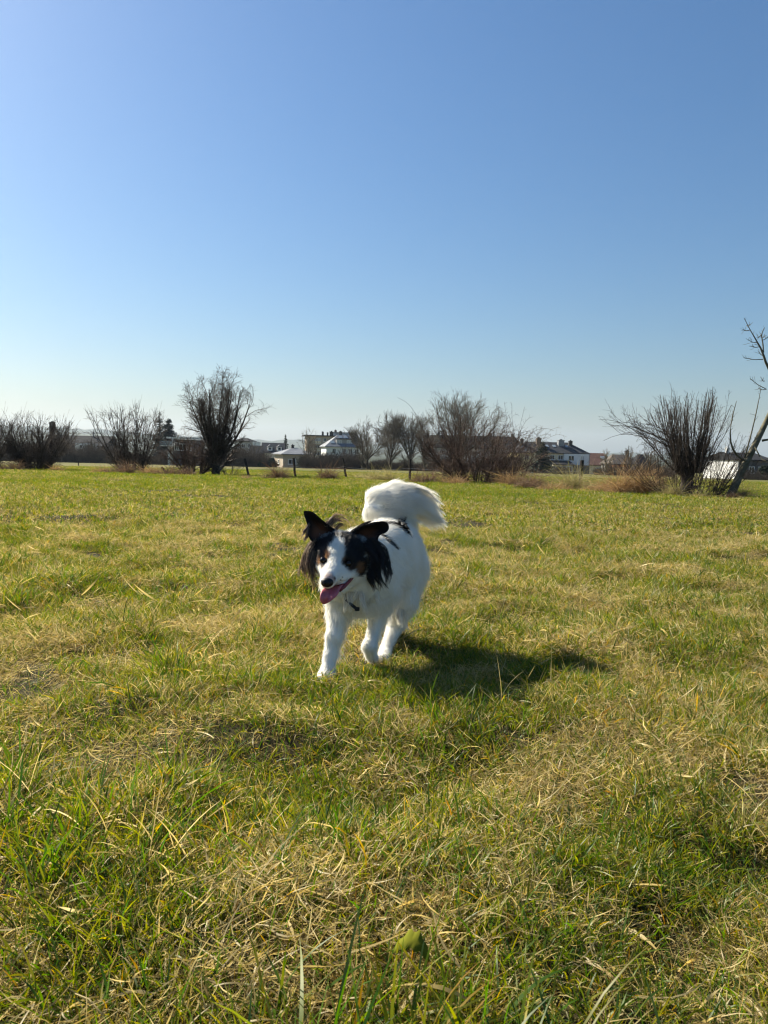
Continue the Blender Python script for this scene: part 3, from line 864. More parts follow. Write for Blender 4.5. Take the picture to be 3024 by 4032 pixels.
class House:
    """Local frame: x along the front, front wall at y = 0 facing -y, z = 0 at the ground."""
    def __init__(s, name, px, D, rz, label, cat='house'):
        s.b = on_ground(px, D); s.D = D; s.rz = rz
        s.o = empty(name, s.b, rz); tag(s.o, label, cat)

    def z(s, py, px):                        # height over the ground of a pixel row at the house
        return P(px, py, s.D)[2] - s.b[2]

    def box(s, name, x0, x1, y0, y1, z0, z1, mat, parent=None):
        return part(name, boxv(x0, x1, y0, y1, z0, z1), mat, parent or s.o)

    def window(s, x, z, w, h, y=0, side=None, blind=False, mull=True, parent=None, name='window'):
        """Framed window on the front (y) or on the left side wall (side = x of that wall, x then runs along y)."""
        t = .12
        def B(a0, a1, d0, d1, z0, z1):
            return boxv(a0, a1, y - d1, y - d0, z0, z1) if side is None else boxv(side - d1, side - d0, a0, a1, z0, z1)
        bars = [B(x - w / 2, x - w / 2 + t, 0, .07, z, z + h), B(x + w / 2 - t, x + w / 2, 0, .07, z, z + h), B(x - w / 2 + t, x + w / 2 - t, 0, .07, z, z + t), B(x - w / 2 + t, x + w / 2 - t, 0, .07, z + h - t, z + h)]
        if mull and w > 1.0:
            bars.append(B(x - t * .4, x + t * .4, 0, .06, z + t, z + h - t))
        f = part(name, multi(bars), M_frame, parent or s.o)
        part('pane', B(x - w / 2 + t, x + w / 2 - t, .0, .025, z + t, z + h - t), M_blind if blind else M_glass, f)
        if name == 'window':
            part('sill', B(x - w / 2 - .1, x + w / 2 + .1, 0, .16, z - .1, z - .005), M_frame, f)
        return f

    def hip(s, x0, x1, y0, y1, ze, zr, mat, hl=None, hr=None, ov=.4, name='roof'):
        """Hip or gable roof, ridge along x; hl / hr = hip run at each end (0 = gable)."""
        ym = (y0 + y1) / 2
        X0, X1, Y0, Y1 = x0 - ov, x1 + ov, y0 - ov, y1 + ov
        v = [(X0, Y0, ze), (X1, Y0, ze), (X1, Y1, ze), (X0, Y1, ze), (X0 + (hl or 0), ym, zr), (X1 - (hr or 0), ym, zr)]
        v += [(a, b_, c - .22) for a, b_, c in v[:4]]
        f = [(0, 1, 5, 4), (2, 3, 4, 5), (3, 0, 4), (1, 2, 5), (0, 6, 7, 1), (1, 7, 8, 2), (2, 8, 9, 3), (3, 9, 6, 0), (6, 9, 8, 7)]
        return part(name, (v, f), mat, s.o)

    def gable_wall(s, x, y0, y1, ze, zr, mat, t=.25):
        ym = (y0 + y1) / 2
        v = [(x, y0, ze), (x, y1, ze), (x, ym, zr - .1), (x + t, y0, ze), (x + t, y1, ze), (x + t, ym, zr - .1)]
        return part('gable', (v, [(0, 2, 1), (3, 4, 5), (0, 3, 5, 2), (1, 2, 5, 4)]), mat, s.o)

    def chimney(s, x, y, z0, z1, w, mat, parent=None):
        v = multi([boxv(x - w / 2, x + w / 2, y - w * .35, y + w * .35, z0, z1), boxv(x - w / 2 - .08, x + w / 2 + .08, y - w * .35 - .08, y + w * .35 + .08, z1 + .002, z1 + .14), boxv(x - w * .2, x + w * .2, y - w * .15, y + w * .15, z1 + .142, z1 + .4)])
        return part('chimney', v, mat, parent or s.o)

    def skylight(s, x, u, x0, y0, ym, ze, zr, w=.9, h=1.1, ov=.4, mat=None):
        """Roof window on the front slope, u = share of the way up."""
        d = np.array([0, ym - (y0 - ov), zr - ze]); L = np.linalg.norm(d); d /= L; n = np.array([0, -d[2], d[1]])
        c = np.array([x, y0 - ov, ze]) + d * L * u
        ex = np.array([w / 2, 0, 0]); ey = d * h / 2
        v = [c - ex - ey, c + ex - ey, c + ex + ey, c - ex + ey]
        v = [a - n * .02 for a in v] + [a + n * .1 for a in v]
        return part('skylight', (v, [(0, 3, 2, 1), (4, 5, 6, 7), (0, 1, 5, 4), (1, 2, 6, 5), (2, 3, 7, 6), (3, 0, 4, 7)]), mat or M_sky, s.o)

    def dormer(s, x, y, z, w, h, dep, wall, roofm, flat=False):
        o = s.box('dormer', x - w / 2, x + w / 2, y, y + dep, z, z + h, wall)
        if flat:
            part('dormer_roof', boxv(x - w / 2 - .2, x + w / 2 + .2, y - .3, y + dep, z + h + .003, z + h + .2), roofm, o)
        else:
            v = [(x - w / 2 - .2, y - .25, z + h), (x + w / 2 + .2, y - .25, z + h), (x, y - .25, z + h + w * .5), (x - w / 2 - .2, y + dep, z + h), (x + w / 2 + .2, y + dep, z + h), (x, y + dep, z + h + w * .5)]
            part('dormer_roof', (v, [(0, 1, 2), (3, 5, 4), (0, 2, 5, 3), (1, 4, 5, 2), (0, 3, 4, 1)]), roofm, o)
        return o


def W(px, D):
    return px * D / F_PX


# yellow and white terrace
D = 215; L_ = W(330, D); H = House('terrace_house', 2178, D, math.radians(9), 'yellow and white terrace under one long slate roof with four chimneys')
ze, zr = H.z(1786, 2240), H.z(1740, 2180)
x0, x1 = -L_ * .44, L_ * .44; dp = 9.5; split = x0 + (x1 - x0) * .64; s0 = x0 + (x1 - x0) * .22
H.box('wall', x0, s0, 0, dp, -.5, ze, M_yellow); H.box('wall', s0 + .002, split, .05, dp - .05, -.5, ze, M_cream); H.box('wall', split + .002, x1, -.4, dp, -.5, ze, M_white)
rf = H.hip(x0, x1, 0, dp, ze + .15, zr, M_slate, 4.2, 4.6)
for k, (cx, w, m, up_) in enumerate(((.10, .9, M_chimd, .5), (.34, 1.3, M_chim, .9), (.66, 1.7, M_zinc, .5), (.80, 1.0, M_chimd, .3))):
    cx = x0 + (x1 - x0) * cx
    H.chimney(cx, dp * .36, ze + .8, zr + up_, w, m, rf)
for u_ in (.45, .555, .735):
    H.skylight(x0 + (x1 - x0) * u_, .62, x0, 0, dp / 2, ze + .15, zr)
zw = ze - 1.75
for u_, bl in ((.48, 0), (.60, 0)):
    H.window(x0 + (x1 - x0) * u_, zw - .1, 1.5, 1.35, .05, blind=bl)
H.window(x0 + (x1 - x0) * .745, zw - .3, 1.7, 1.5, -.4); H.window(x0 + (x1 - x0) * .905, zw - .3, 1.1, 1.5, -.4, blind=True)
H.window(x0 + (x1 - x0) * .12, zw, 1.2, 1.2, 0); H.window(dp * .5, zw, 1.0, 1.1, side=x0)
ea, eb = x0 + (x1 - x0) * .42, x0 + (x1 - x0) * .70
H.box('extension', ea, eb, -4.2, -.402, -.5, 2.6, M_cream)
part('lean_to_roof', ([(ea - .3, -4.6, 2.62), (eb + .3, -4.6, 2.62), (eb + .3, -.41, 3.7), (ea - .3, -.41, 3.7), (ea - .3, -4.6, 2.45), (eb + .3, -4.6, 2.45)], [(0, 1, 2, 3), (0, 4, 5, 1), (4, 3, 2, 5), (0, 3, 4), (1, 5, 2)]), M_dark, H.o)
for u_ in (.30, .80):
    H.window(ea + (eb - ea) * u_, .9, 1.5, 1.25, -4.2)
H.window(ea + (eb - ea) * .56, .02, 1.0, 2.1, -4.2, name='door')
H.box('garage', eb + .35, x1 - 1.6, -4.6, -.41, -.5, 2.5, M_darkwall)
part('drainpipe', boxv(x1 + .02, x1 + .14, -.55, -.43, -.3, ze), M_zinc, H.o)

# red roofed house
D = 228; H = House('red_roof_house', 2372, D, math.radians(4), 'brown-red tiled house next to the white terrace end')
w = W(104, D); ze, zr = H.z(1832, 2360), H.z(1784, 2360)
H.box('wall', -w / 2, w / 2, 0, 9, -.5, ze, M_cream); H.hip(-w / 2, w / 2, 0, 9, ze + .1, zr, M_redroof, 0, 2.5); H.gable_wall(-w / 2, 0, 9, ze, zr, M_cream)
H.skylight(w * .12, .62, 0, 0, 4.5, ze + .1, zr, 1.3, 1.3); H.window(-w * .22, .8, 1.3, 1.1); H.window(w * .18, .8, 1.3, 1.1)

# dark gabled roofs and brick outbuilding
D = 205; H = House('gabled_house', 2462, D, math.radians(8), 'house with stepped dark gabled roofs behind bare garden trees')
w = W(96, D); ze, zr = H.z(1828, 2460), H.z(1790, 2460)
H.box('wall', -w / 2, w / 2, 0, 8, -.5, ze, M_grey); rf = H.hip(-w / 2, w / 2, 0, 8, ze + .1, zr, M_brownroof, 1.5, 1.5)
H.chimney(w * .28, 3.2, ze + 1, zr + .9, .9, M_chimd, rf)
H.box('annexe', w / 2 + .01, w / 2 + 5, 1, 7, -.5, ze - .6, M_grey); H.hip(w / 2 + .5, w / 2 + 5, 1, 7, ze - .4, zr + .2, M_dark, 2, 2, name='annexe_roof')
H.window(-w * .2, .9, 1.4, 1.2); H.window(w * .15, .9, 1.4, 1.2)
D = 178; H = House('outbuilding', 2448, D, math.radians(5), 'low red brick outbuilding with a dark flat roof', 'shed')
w = W(62, D); zt = H.z(1830, 2448); H.box('wall', -w / 2, w / 2, 0, 3, -.3, zt, M_brick); H.box('roof', -w / 2 - .2, w / 2 + .2, -.25, 3.2, zt + .003, zt + .2, M_dark)
H.box('door', -.5, .5, -.06, -.003, 0, min(1.9, zt - .2), M_darkwall)

# white house with black roof at the edge
D = 132; H = House('black_roof_house', 2972, D, math.radians(24), 'white gabled house with a black roof behind the leaning tree')
w = W(170, D); ze, zr = H.z(1812, 2960), H.z(1782, 2960)
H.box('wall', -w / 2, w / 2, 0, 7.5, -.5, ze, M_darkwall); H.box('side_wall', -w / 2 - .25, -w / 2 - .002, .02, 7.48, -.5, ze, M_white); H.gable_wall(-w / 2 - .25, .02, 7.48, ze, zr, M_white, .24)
rf = H.hip(-w / 2, w / 2, 0, 7.5, ze + .1, zr, M_dark, 0, 0); H.chimney(-w * .42, 3.2, ze + .6, zr + .6, .6, M_white, rf)
H.window(-w * .1, 1.0, 1.3, 1.2); H.window(w * .2, 1.0, 1.3, 1.2)

# long dark roof behind the trees
D = 285; H = House('long_roof_house', 1860, D, math.radians(-4), 'long dark-roofed row showing through the bare trees')
w = W(390, D); ze, zr = H.z(1765, 1860), H.z(1712, 1750)
H.box('wall', -w / 2, w / 2, 0, 10, -.5, ze, M_grey); rf = H.hip(-w / 2, w / 2, 0, 10, ze + .1, zr, M_dark, 3, 3)
for u_ in (-.35, -.1, .18, .4):
    H.chimney(w * u_, 4.2, ze + 1.5, zr + .7, 1, M_chimd, rf)
for k in range(8):
    H.window(-w * .44 + k * w * .125, ze - 2.2, 1.4, 1.3)

# white house with dormers and skylights
D = 222; H = House('dormer_house', 1350, D, math.radians(14), 'white house whose grey roof carries a wide box dormer and roof windows')
w = W(134, D); ze, zr = H.z(1760, 1350), H.z(1713, 1385)
H.box('wall', -w / 2, w / 2, 0, 9, -.5, ze, M_white); rf = H.hip(-w / 2, w / 2, 0, 9, ze + .1, zr, M_lgrey, 4.5, 0, .5)
H.dormer(w * .06, .9, ze + .5, W(66, D), 1.75, 3.2, M_grey, M_slate, flat=True)
for u_ in (-.10, .20):
    H.window(w * u_, ze + .62, 1.5, 1.35, .9, blind=True, parent=None)
H.skylight(-w * .30, .36, 0, 0, 4.5, ze + .1, zr, 1.2, 1.3, .5); H.skylight(w * .15, .84, 0, 0, 4.5, ze + .1, zr, 1.0, 1.1, .5); H.skylight(-w * .02, .82, 0, 0, 4.5, ze + .1, zr, 1.0, 1.1, .5)
H.chimney(w * .34, 4.4, ze + 1.5, zr + .7, 1.1, M_chim, rf); H.chimney(w * .46, 5, ze + 1.2, zr + .4, .8, M_chimd, rf)
for u_ in (-.27, .02, .22, .40):
    H.window(w * u_, ze - 2.0, 1.1, 1.5)

# balcony flats
D = 325; H = House('apartment_block', 1302, D, math.radians(10), 'flat-roofed cream apartment block with balconies and rooftop chimneys', 'apartment block')
w = W(190, D); zt = H.z(1719, 1300)
H.box('wall', -w / 2, w / 2, 0, 12, -.5, zt, M_pink)
rf = H.box('roof', -w / 2 - 1.2, w / 2 + 1.2, -1.2, 13, zt + .003, zt + .45, M_slate)
H.box('penthouse', w * .06, w * .46, 3, 10, zt + .455, H.z(1704, 1340), M_white); H.box('penthouse_roof', w * .04, w * .5, 2.6, 10.4, H.z(1704, 1340) + .003, H.z(1704, 1340) + .3, M_zinc)
for u_, ht, ww in ((-.17, 1.3, .8), (-.07, 1.0, .7), (.01, 1.5, 1.5), (.20, 1.7, 1.2)):
    H.chimney(w * u_, 1.2, zt + .46, zt + .46 + ht, ww, M_chimd, rf)
H.chimney(w * .12, 6, H.z(1704, 1340) + .31, H.z(1704, 1340) + 1.0, 1.0, M_chim, rf)
part('antenna', multi([boxv(w * .415, w * .42 + .08, 4, 4.12, zt + .46, zt + 4.2), boxv(w * .36, w * .43, 4.02, 4.1, zt + 3.9, zt + 4.0), boxv(w * .405, w * .43, 3.8, 4.2, zt + 1.2, zt + 2.0)]), M_chimd, rf)
for fl in range(3):
    zf = zt - 2.9 * (fl + 1)
    bal = H.box('balcony', -w * .40, -w * .22, -1.5, -.003, zf - .2, zf, M_white)
    part('railing', multi([boxv(-w * .40, -w * .22, -1.5, -1.42, zf + .003, zf + .9), boxv(-w * .40, -w * .40 + .08, -1.41, -.1, zf + .003, zf + .9)]), M_cream, bal)
    H.window(-w * .28, zf + .05, 2.2, 2.1, 0, blind=(fl == 0), name='balcony_door')
    for u_ in (-.13, -.02, .10, .20, .31, .42):
        H.window(w * u_, zf + .8, 1.2, 1.4)

# bungalow
D = 203; H = House('bungalow', 1176, D, math.radians(24), 'low bungalow with a hipped light-edged roof at the field edge')
w = W(128, D); ze, zr = H.z(1789, 1160), H.z(1765, 1160)
H.box('wall', -w / 2, w / 2, 0, 8, -.5, ze, M_pink); rf = H.hip(-w / 2, w / 2, 0, 8, ze + .1, zr, M_lgrey, 4, 4, .7)
H.chimney(-w * .02, 5, ze + .6, zr + .7, .7, M_chimd, rf); H.window(-w * .22, .9, 2.0, 1.3); H.window(w * .2, .9, 1.6, 1.3); H.window(4, .9, 1.2, 1.2, side=-w / 2)

# cream cottage with two dormers
D = 242; H = House('dormer_cottage', 1078, D, math.radians(12), 'cream gabled cottage with two small gabled dormers in a dark roof')
w = W(84, D); ze, zr = H.z(1783, 1075), H.z(1743, 1075)
H.box('wall', -w / 2, w / 2, 0, 8, -.5, ze, M_cream); H.hip(-w / 2, w / 2, 0, 8, ze + .1, zr, M_slate, 0, 0, .3); H.gable_wall(-w / 2, 0, 8, ze, zr, M_cream)
for u_ in (-.18, .26):
    H.dormer(w * u_, .5, ze + .7, 1.5, 1.1, 2.6, M_white, M_lgrey); H.window(w * u_, ze + .8, 1.0, .95, .5, mull=False)
for u_ in (-.25, .05, .3):
    H.window(w * u_, .9, 1.1, 1.2)
H.window(4, ze + .2, 1.0, 1.2, side=-w / 2)

# brown-roofed cottage, white gable, glass-balcony building, long hall
D = 236; H = House('brown_roof_cottage', 1010, D, math.radians(10), 'small brown-roofed cottage joined below the cream gable')
w = W(50, D); ze, zr = H.z(1800, 1010), H.z(1754, 1010)
H.box('wall', -w / 2, w / 2, 0, 7, -.5, ze, M_grey); H.hip(-w / 2, w / 2, 0, 7, ze + .1, zr, M_brownroof, 0, 0, .3); H.gable_wall(-w / 2, 0, 7, ze, zr, M_grey); H.window(0, .8, 1.2, 1.2)
D = 262; H = House('tall_white_house', 958, D, math.radians(-8), 'tall pale house partly hidden by the tall rounded tree')
w = W(74, D); zt = H.z(1738, 960)
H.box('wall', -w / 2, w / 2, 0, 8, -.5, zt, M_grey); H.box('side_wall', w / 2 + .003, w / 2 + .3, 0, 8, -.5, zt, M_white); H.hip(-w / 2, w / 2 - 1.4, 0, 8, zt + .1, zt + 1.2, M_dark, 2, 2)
for u_ in (-.3, 0, .3):
    H.window(w * u_, zt - 2.2, 1.2, 1.4); H.window(w * u_, zt - 5.0, 1.2, 1.4)
D = 172; H = House('glass_balcony_building', 702, D, math.radians(-6), 'modern white building with a thin slab roof and glass balcony', 'building')
w = W(112, D); zt = H.z(1727, 700)
H.box('wall', -w * .2, w / 2, 0, 8, -.5, zt - .2, M_darkwall); H.box('wing', -w * .42, -w * .2 - .003, .6, 8, -.5, zt - 1.4, M_grey)
H.box('slab_roof', -w * .36, w / 2 + .6, -1.2, 8.6, zt, zt + .35, M_white)
bal = H.box('balcony', -w * .58, -w * .12, -1.6, -.003, zt - 1.75, zt - 1.55, M_white)
part('glass_railing', boxv(-w * .58, -w * .12, -1.6, -1.55, zt - 1.54, zt - .6), M_sky, bal)
H.box('column', -w * .30, -w * .25, -1.3, -.9, -.5, zt - 1.76, M_white); H.box('column', -w * .16, -w * .12, -1.3, -1.0, zt - 1.54, zt - .005, M_white)
H.window(w * .16, zt - 2.6, 2.0, 1.5); H.window(-w * .05, zt - 2.6, 1.2, 1.8); H.window(w * .36, zt - 2.6, 1.4, 1.5)
D = 244; H = House('long_hall', 290, D, math.radians(-5), 'long low hall with a dark roof and a pale end wall', 'building')
w = W(250, D); ze, zr = H.z(1757, 300), H.z(1714, 300)
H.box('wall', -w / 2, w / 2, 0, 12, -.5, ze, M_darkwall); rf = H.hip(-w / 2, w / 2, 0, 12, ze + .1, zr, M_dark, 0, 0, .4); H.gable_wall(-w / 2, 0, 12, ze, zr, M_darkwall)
H.box('annexe', w * .10, w * .40, -3, -.003, -.5, H.z(1746, 340), M_white); H.window(w * .2, H.z(1765, 340), 1.0, 1.1, -3); H.window(w * .32, H.z(1765, 340), 1.0, 1.1, -3)
part('flue', boxv(w * .2, w * .2 + .3, 5, 5.3, zr - 1, zr + 1.3), M_zinc, rf); H.chimney(-w * .5 + 1, 4, ze, zr + 4, 1.5, M_chimd, rf)

# ------------------------------------------------------------------ fence
wood = noise_mat('fence_wood', (.018, .015, .012), (.05, .042, .034), 14, .9, bump=.5)
wire_mat = noise_mat('fence_wire', (.32, .32, .31), (.45, .45, .44), 3, .45)
fence = empty('wire_fence', on_ground(1355, 38.9))
tag(fence, 'leaning dark wooden posts with two strands of wire along the meadow', 'fence')
fb = np.array(fence.location)
posts = [((983, 1884), (964, 1806), 36.6, .055), ((1164, 1888), (1156, 1804), 38.2, .06), ((1366, 1890), (1350, 1803), 38.4, .055), ((1614, 1897), (1615, 1808), 37.0, .06), ((2283, 1925), (2292, 1812), 31.0, .085)]
tops = []
for i, ((ax, ay), (bx_, by), D, r) in enumerate(posts):
    a = P(ax, ay, D); a[2] = float(ground_z(a[0], a[1])) - .1; c = P(bx_, by, D)
    rg = np.random.default_rng(300 + i)
    n = 6; q = np.array([a * (1 - t) + c * t for t in np.linspace(0, 1, n)]); q[1:-1, :2] += rg.normal(0, .006, (n - 2, 2))
    v, f = tubes(q[None] - fb, np.full((1, n), r) * rg.uniform(.9, 1.1, (1, n)), 7)
    cap = [tuple(range(len(v) - 7, len(v)))]
    me = bpy.data.meshes.new('post'); me.from_pydata([tuple(x) for x in v], [], [tuple(map(int, x)) for x in f] + cap); me.update()
    link('post', me, wood, fence); tops.append((a, c))
for lv in (.62, .16):
    for i in range(len(tops) - 1):
        p0 = tops[i][0] * (1 - lv) + tops[i][1] * lv; p1 = tops[i + 1][0] * (1 - lv) + tops[i + 1][1] * lv
        t = np.linspace(0, 1, 9)[:, None]; q = p0 * (1 - t) + p1 * t; q[:, 2] -= .10 * 4 * (t * (1 - t))[:, 0]; q[:, 1] -= .06
        v, f = tubes(q[None] - fb, np.full((1, 9), .0032), 3); link('wire', mesh_from('wire', v, f), wire_mat, fence)


def stake(p0, p1, D, r, label, name='broken_post'):
    a = P(*p0, D); a[2] = float(ground_z(a[0], a[1])) - .05; c = P(*p1, D)
    n = 5; q = np.array([a * (1 - t) + c * t for t in np.linspace(0, 1, n)])
    v, f = tubes(q[None] - a, np.full((1, n), r) * np.array([[1, 1.05, .95, 1, .8]]), 7)
    me = bpy.data.meshes.new(name); me.from_pydata([tuple(x) for x in v], [], [tuple(map(int, x)) for x in f] + [tuple(range(len(v) - 7, len(v)))]); me.update()
    return tag(link(name, me, wood, None, tuple(a)), label, 'post')


stake((668, 1870), (636, 1840), 41, .06, 'short broken post tilting in brown weeds below the spreading bush')
stake((2684, 1955), (2712, 1895), 21.6, .045, 'stub of a dark post slanting into the willow stool base')
stake((309, 1842), (308, 1816), 90, .06, 'lone far-off post standing in the gap between two bushes', 'field_post')

# ------------------------------------------------------------------ dry tussocks along the fence
dry_mat = leaf_mat('dry_grass', .35, .6, .02, .15)
DRY = np.array([[.30, .20, .10], [.38, .27, .14], [.24, .15, .075], [.20, .13, .07]])
DRYG = np.array([[.33, .28, .13], [.40, .33, .17], [.22, .21, .07]])
BROWN = np.array([[.13, .085, .055], [.17, .11, .07], [.10, .07, .045]])


def tussock(px, py, w_px, h_px, n, pal, label, seed, D=None, group=None, name='dry_tussock'):
    rg = np.random.default_rng(seed)
    g = ground_hit(px, py)
    D = D or float((g - CAM) @ fwd)
    b = on_ground(px, D); R = w_px * D / F_PX / 2; h = h_px * D / F_PX
    nk = max(3, n // 60); kc = np.stack([rg.uniform(-R, R, nk) * .75, rg.uniform(-R, R, nk) * .4], 1); kh = rg.uniform(.45, 1.05, nk); kl = rg.normal(0, .5, nk); ka = rg.uniform(0, 6.283, nk)
    k = rg.integers(0, nk, n)
    xy = kc[k] + rg.normal(0, R * .13, (n, 2))
    root = np.concatenate([xy, np.full((n, 1), -.03)], 1)
    az = np.where(rg.uniform(0, 1, n) < .5, ka[k] + rg.normal(0, .5, n), rg.uniform(0, 6.283, n))
    cb = pick(pal, n, rg); ct = cb * rg.uniform(.9, 1.4, (n, 1))
    v, f, c = blades(root, az, h * kh[k] * rg.uniform(.5, 1.6, n), D * rg.uniform(.00020, .00042, n), rg.uniform(.0, 1.1, n), rg.uniform(.0, 2.6, n), cb, ct, 5, rg.normal(0, 1, n), rg.normal(0, .35, n), rg)
    o = link(name, mesh_from(name, v, f, c), dry_mat, None, tuple(b))
    return tag(o, label, 'grass tuft', group)


TU = [(1098, 1887, 48, 52, 260, BROWN, 'brown domed weed clump between the first two fence posts'), (1285, 1889, 62, 50, 260, BROWN, 'brown weed clump between the second and third fence post'),
      (968, 1888, 34, 16, 120, DRY, 'small flat straw tuft at the foot of the first fence post'), (1500, 1893, 120, 40, 330, DRYG, 'wispy pale straw stand before the fourth fence post'),
      (1700, 1905, 160, 50, 420, BROWN, 'wide brown thicket of dry stems between the fourth fence post and the arching bush'), (2015, 1912, 70, 48, 260, DRY, 'rusty dry grass beside the stems of the arching bush'),
      (2065, 1925, 80, 42, 280, BROWN, 'dark brown tussock past the arching bush'), (2110, 1922, 70, 54, 260, BROWN, 'grey-brown bush of weeds past the dark tussock'),
      (2185, 1932, 120, 36, 330, DRY, 'flattened straw heap before the last fence post'), (2262, 1930, 90, 80, 420, DRYG, 'tall pale straw leaning over the last fence post'), (2372, 1938, 100, 42, 300, DRY, 'straw heap just past the last fence post'),
      (2480, 1946, 130, 92, 620, DRY, 'big golden-brown straw tussock beside the willow stool'), (2548, 1948, 90, 84, 420, DRY, 'second golden tussock tucked against the willow stool'), (2655, 1955, 60, 42, 260, DRYG, 'pale straw at the foot of the willow stool'),
      (2880, 1965, 60, 26, 200, BROWN, 'brown litter of stems under the leaning tree'), (2920, 1962, 44, 46, 200, DRY, 'upright straw tuft behind the leaning tree'), (2770, 1962, 70, 30, 220, DRYG, 'thin straw between willow stool and leaning tree'),
      (395, 1862, 70, 26, 220, DRY, 'straw bank at the gap end of the spreading bush'), (470, 1866, 110, 40, 330, BROWN, 'brown dry growth under the spreading bush'), (590, 1868, 70, 30, 240, DRY, 'rusty weed patch under the spreading bush'),
      (650, 1872, 90, 34, 280, BROWN, 'dark weed clump around the short broken post'), (735, 1874, 70, 26, 220, BROWN, 'dry weeds below the reddish shrub'), (40, 1852, 100, 32, 260, BROWN, 'brown weeds below the dense dark bush by the frame edge'),
      (215, 1856, 60, 22, 160, DRY, 'low straw at the gap end of the dense dark bush'), (1420, 1888, 90, 22, 200, DRYG, 'low pale straw past the third fence post'), (1060, 1886, 60, 20, 160, DRYG, 'low straw between the first two fence posts'),
      (1960, 1906, 80, 30, 200, BROWN, 'dead stems under the arching bush'), (1790, 1908, 90, 36, 260, DRY, 'dry grass at the root of the arching bush'), (2320, 1934, 70, 34, 220, DRYG, 'bent straw at the root of the last fence post')]
for i, (px, py, w_, h_, n, pal, lab) in enumerate(TU):
    tussock(px, py, w_ * 1.1, h_ * 1.5, int(n * 2.6), pal, lab, 400 + i)

# yellow-green lobed leaf lying in the grass
lm, nt, bb = new_mat('yellow_leaf'); bb.inputs['Base Color'].default_value = (.25, .25, .02, 1); bb.inputs['Roughness'].default_value = .9; bb.inputs['Specular IOR Level'].default_value = .1
tcn = nt.nodes.new('ShaderNodeTexCoord'); nn = nt.nodes.new('ShaderNodeTexNoise'); nn.inputs['Scale'].default_value = 60; rr = nt.nodes.new('ShaderNodeValToRGB')
rr.color_ramp.elements[0].color = (.09, .11, .01, 1); rr.color_ramp.elements[1].color = (.20, .19, .015, 1); nt.links.new(tcn.outputs['Object'], nn.inputs['Vector']); nt.links.new(nn.outputs['Fac'], rr.inputs[0]); nt.links.new(rr.outputs[0], bb.inputs['Base Color'])
lc = ground_ray(1618, 3765, .05)
u = np.linspace(0, 1, 15); wd = (.010 * np.sin(np.pi * u ** .8) ** .7) * (1 + .28 * np.sin(u * 24))
ctr = np.stack([.043 * (u - .5), .01 * np.sin(u * 3), .012 * np.sin(np.pi * u)], 1)
lv = np.concatenate([ctr + np.stack([0 * u, -wd, -.25 * wd], 1), ctr, ctr + np.stack([0 * u, wd, .55 * wd], 1)]); m_ = np.arange(14)
lf = np.concatenate([np.stack([m_, m_ + 1, m_ + 16, m_ + 15], 1), np.stack([m_ + 15, m_ + 16, m_ + 31, m_ + 30], 1)])
yl = link('yellow_leaf', mesh_from('yellow_leaf', lv, lf, smooth=True), lm, None, tuple(lc)); yl.rotation_euler = (.22, .1, -.3)
sm = yl.modifiers.new('thickness', 'SOLIDIFY'); sm.thickness = .0006
tag(yl, 'small yellow-green lobed leaf lying among the straw', 'leaf')

# ------------------------------------------------------------------ the air
hz, nt, b_ = new_mat('air_haze')
nt.nodes.remove(b_)
pv = nt.nodes.new('ShaderNodeVolumePrincipled'); pv.inputs['Color'].default_value = (.70, .84, 1.0, 1); pv.inputs['Density'].default_value = .00008; pv.inputs['Anisotropy'].default_value = .25
nt.links.new(pv.outputs[0], nt.nodes['Material Output'].inputs['Volume'])
haze = part('haze', boxv(-9000, 9000, -70, 9000, -30, 260), hz, None)
tag(haze, 'thin pale haze over the fields and the far hills', 'haze', kind='stuff')
haze.visible_shadow = True

# ------------------------------------------------------------------ the dog
def smin(a, b, k):
    h = np.clip(.5 + .5 * (b - a) / k, 0, 1)
    return b * (1 - h) + a * h - k * h * (1 - h)


def sd_cone(X, a, b, ra, rb, flat=None):
    """Distance to a round cone; flat = (axis, factor) squeezes the section."""
    a = np.asarray(a); b = np.asarray(b)
    pa = X - a; ba = b - a
    h = np.clip((pa @ ba) / (ba @ ba), 0, 1)
    q = pa - h[..., None] * ba
    if flat is not None:
        ax, fc = flat
        c = q @ ax
        q = q + (fc - 1) * c[..., None] * ax
    return np.linalg.norm(q, axis=-1) - (ra * (1 - h) + rb * h)


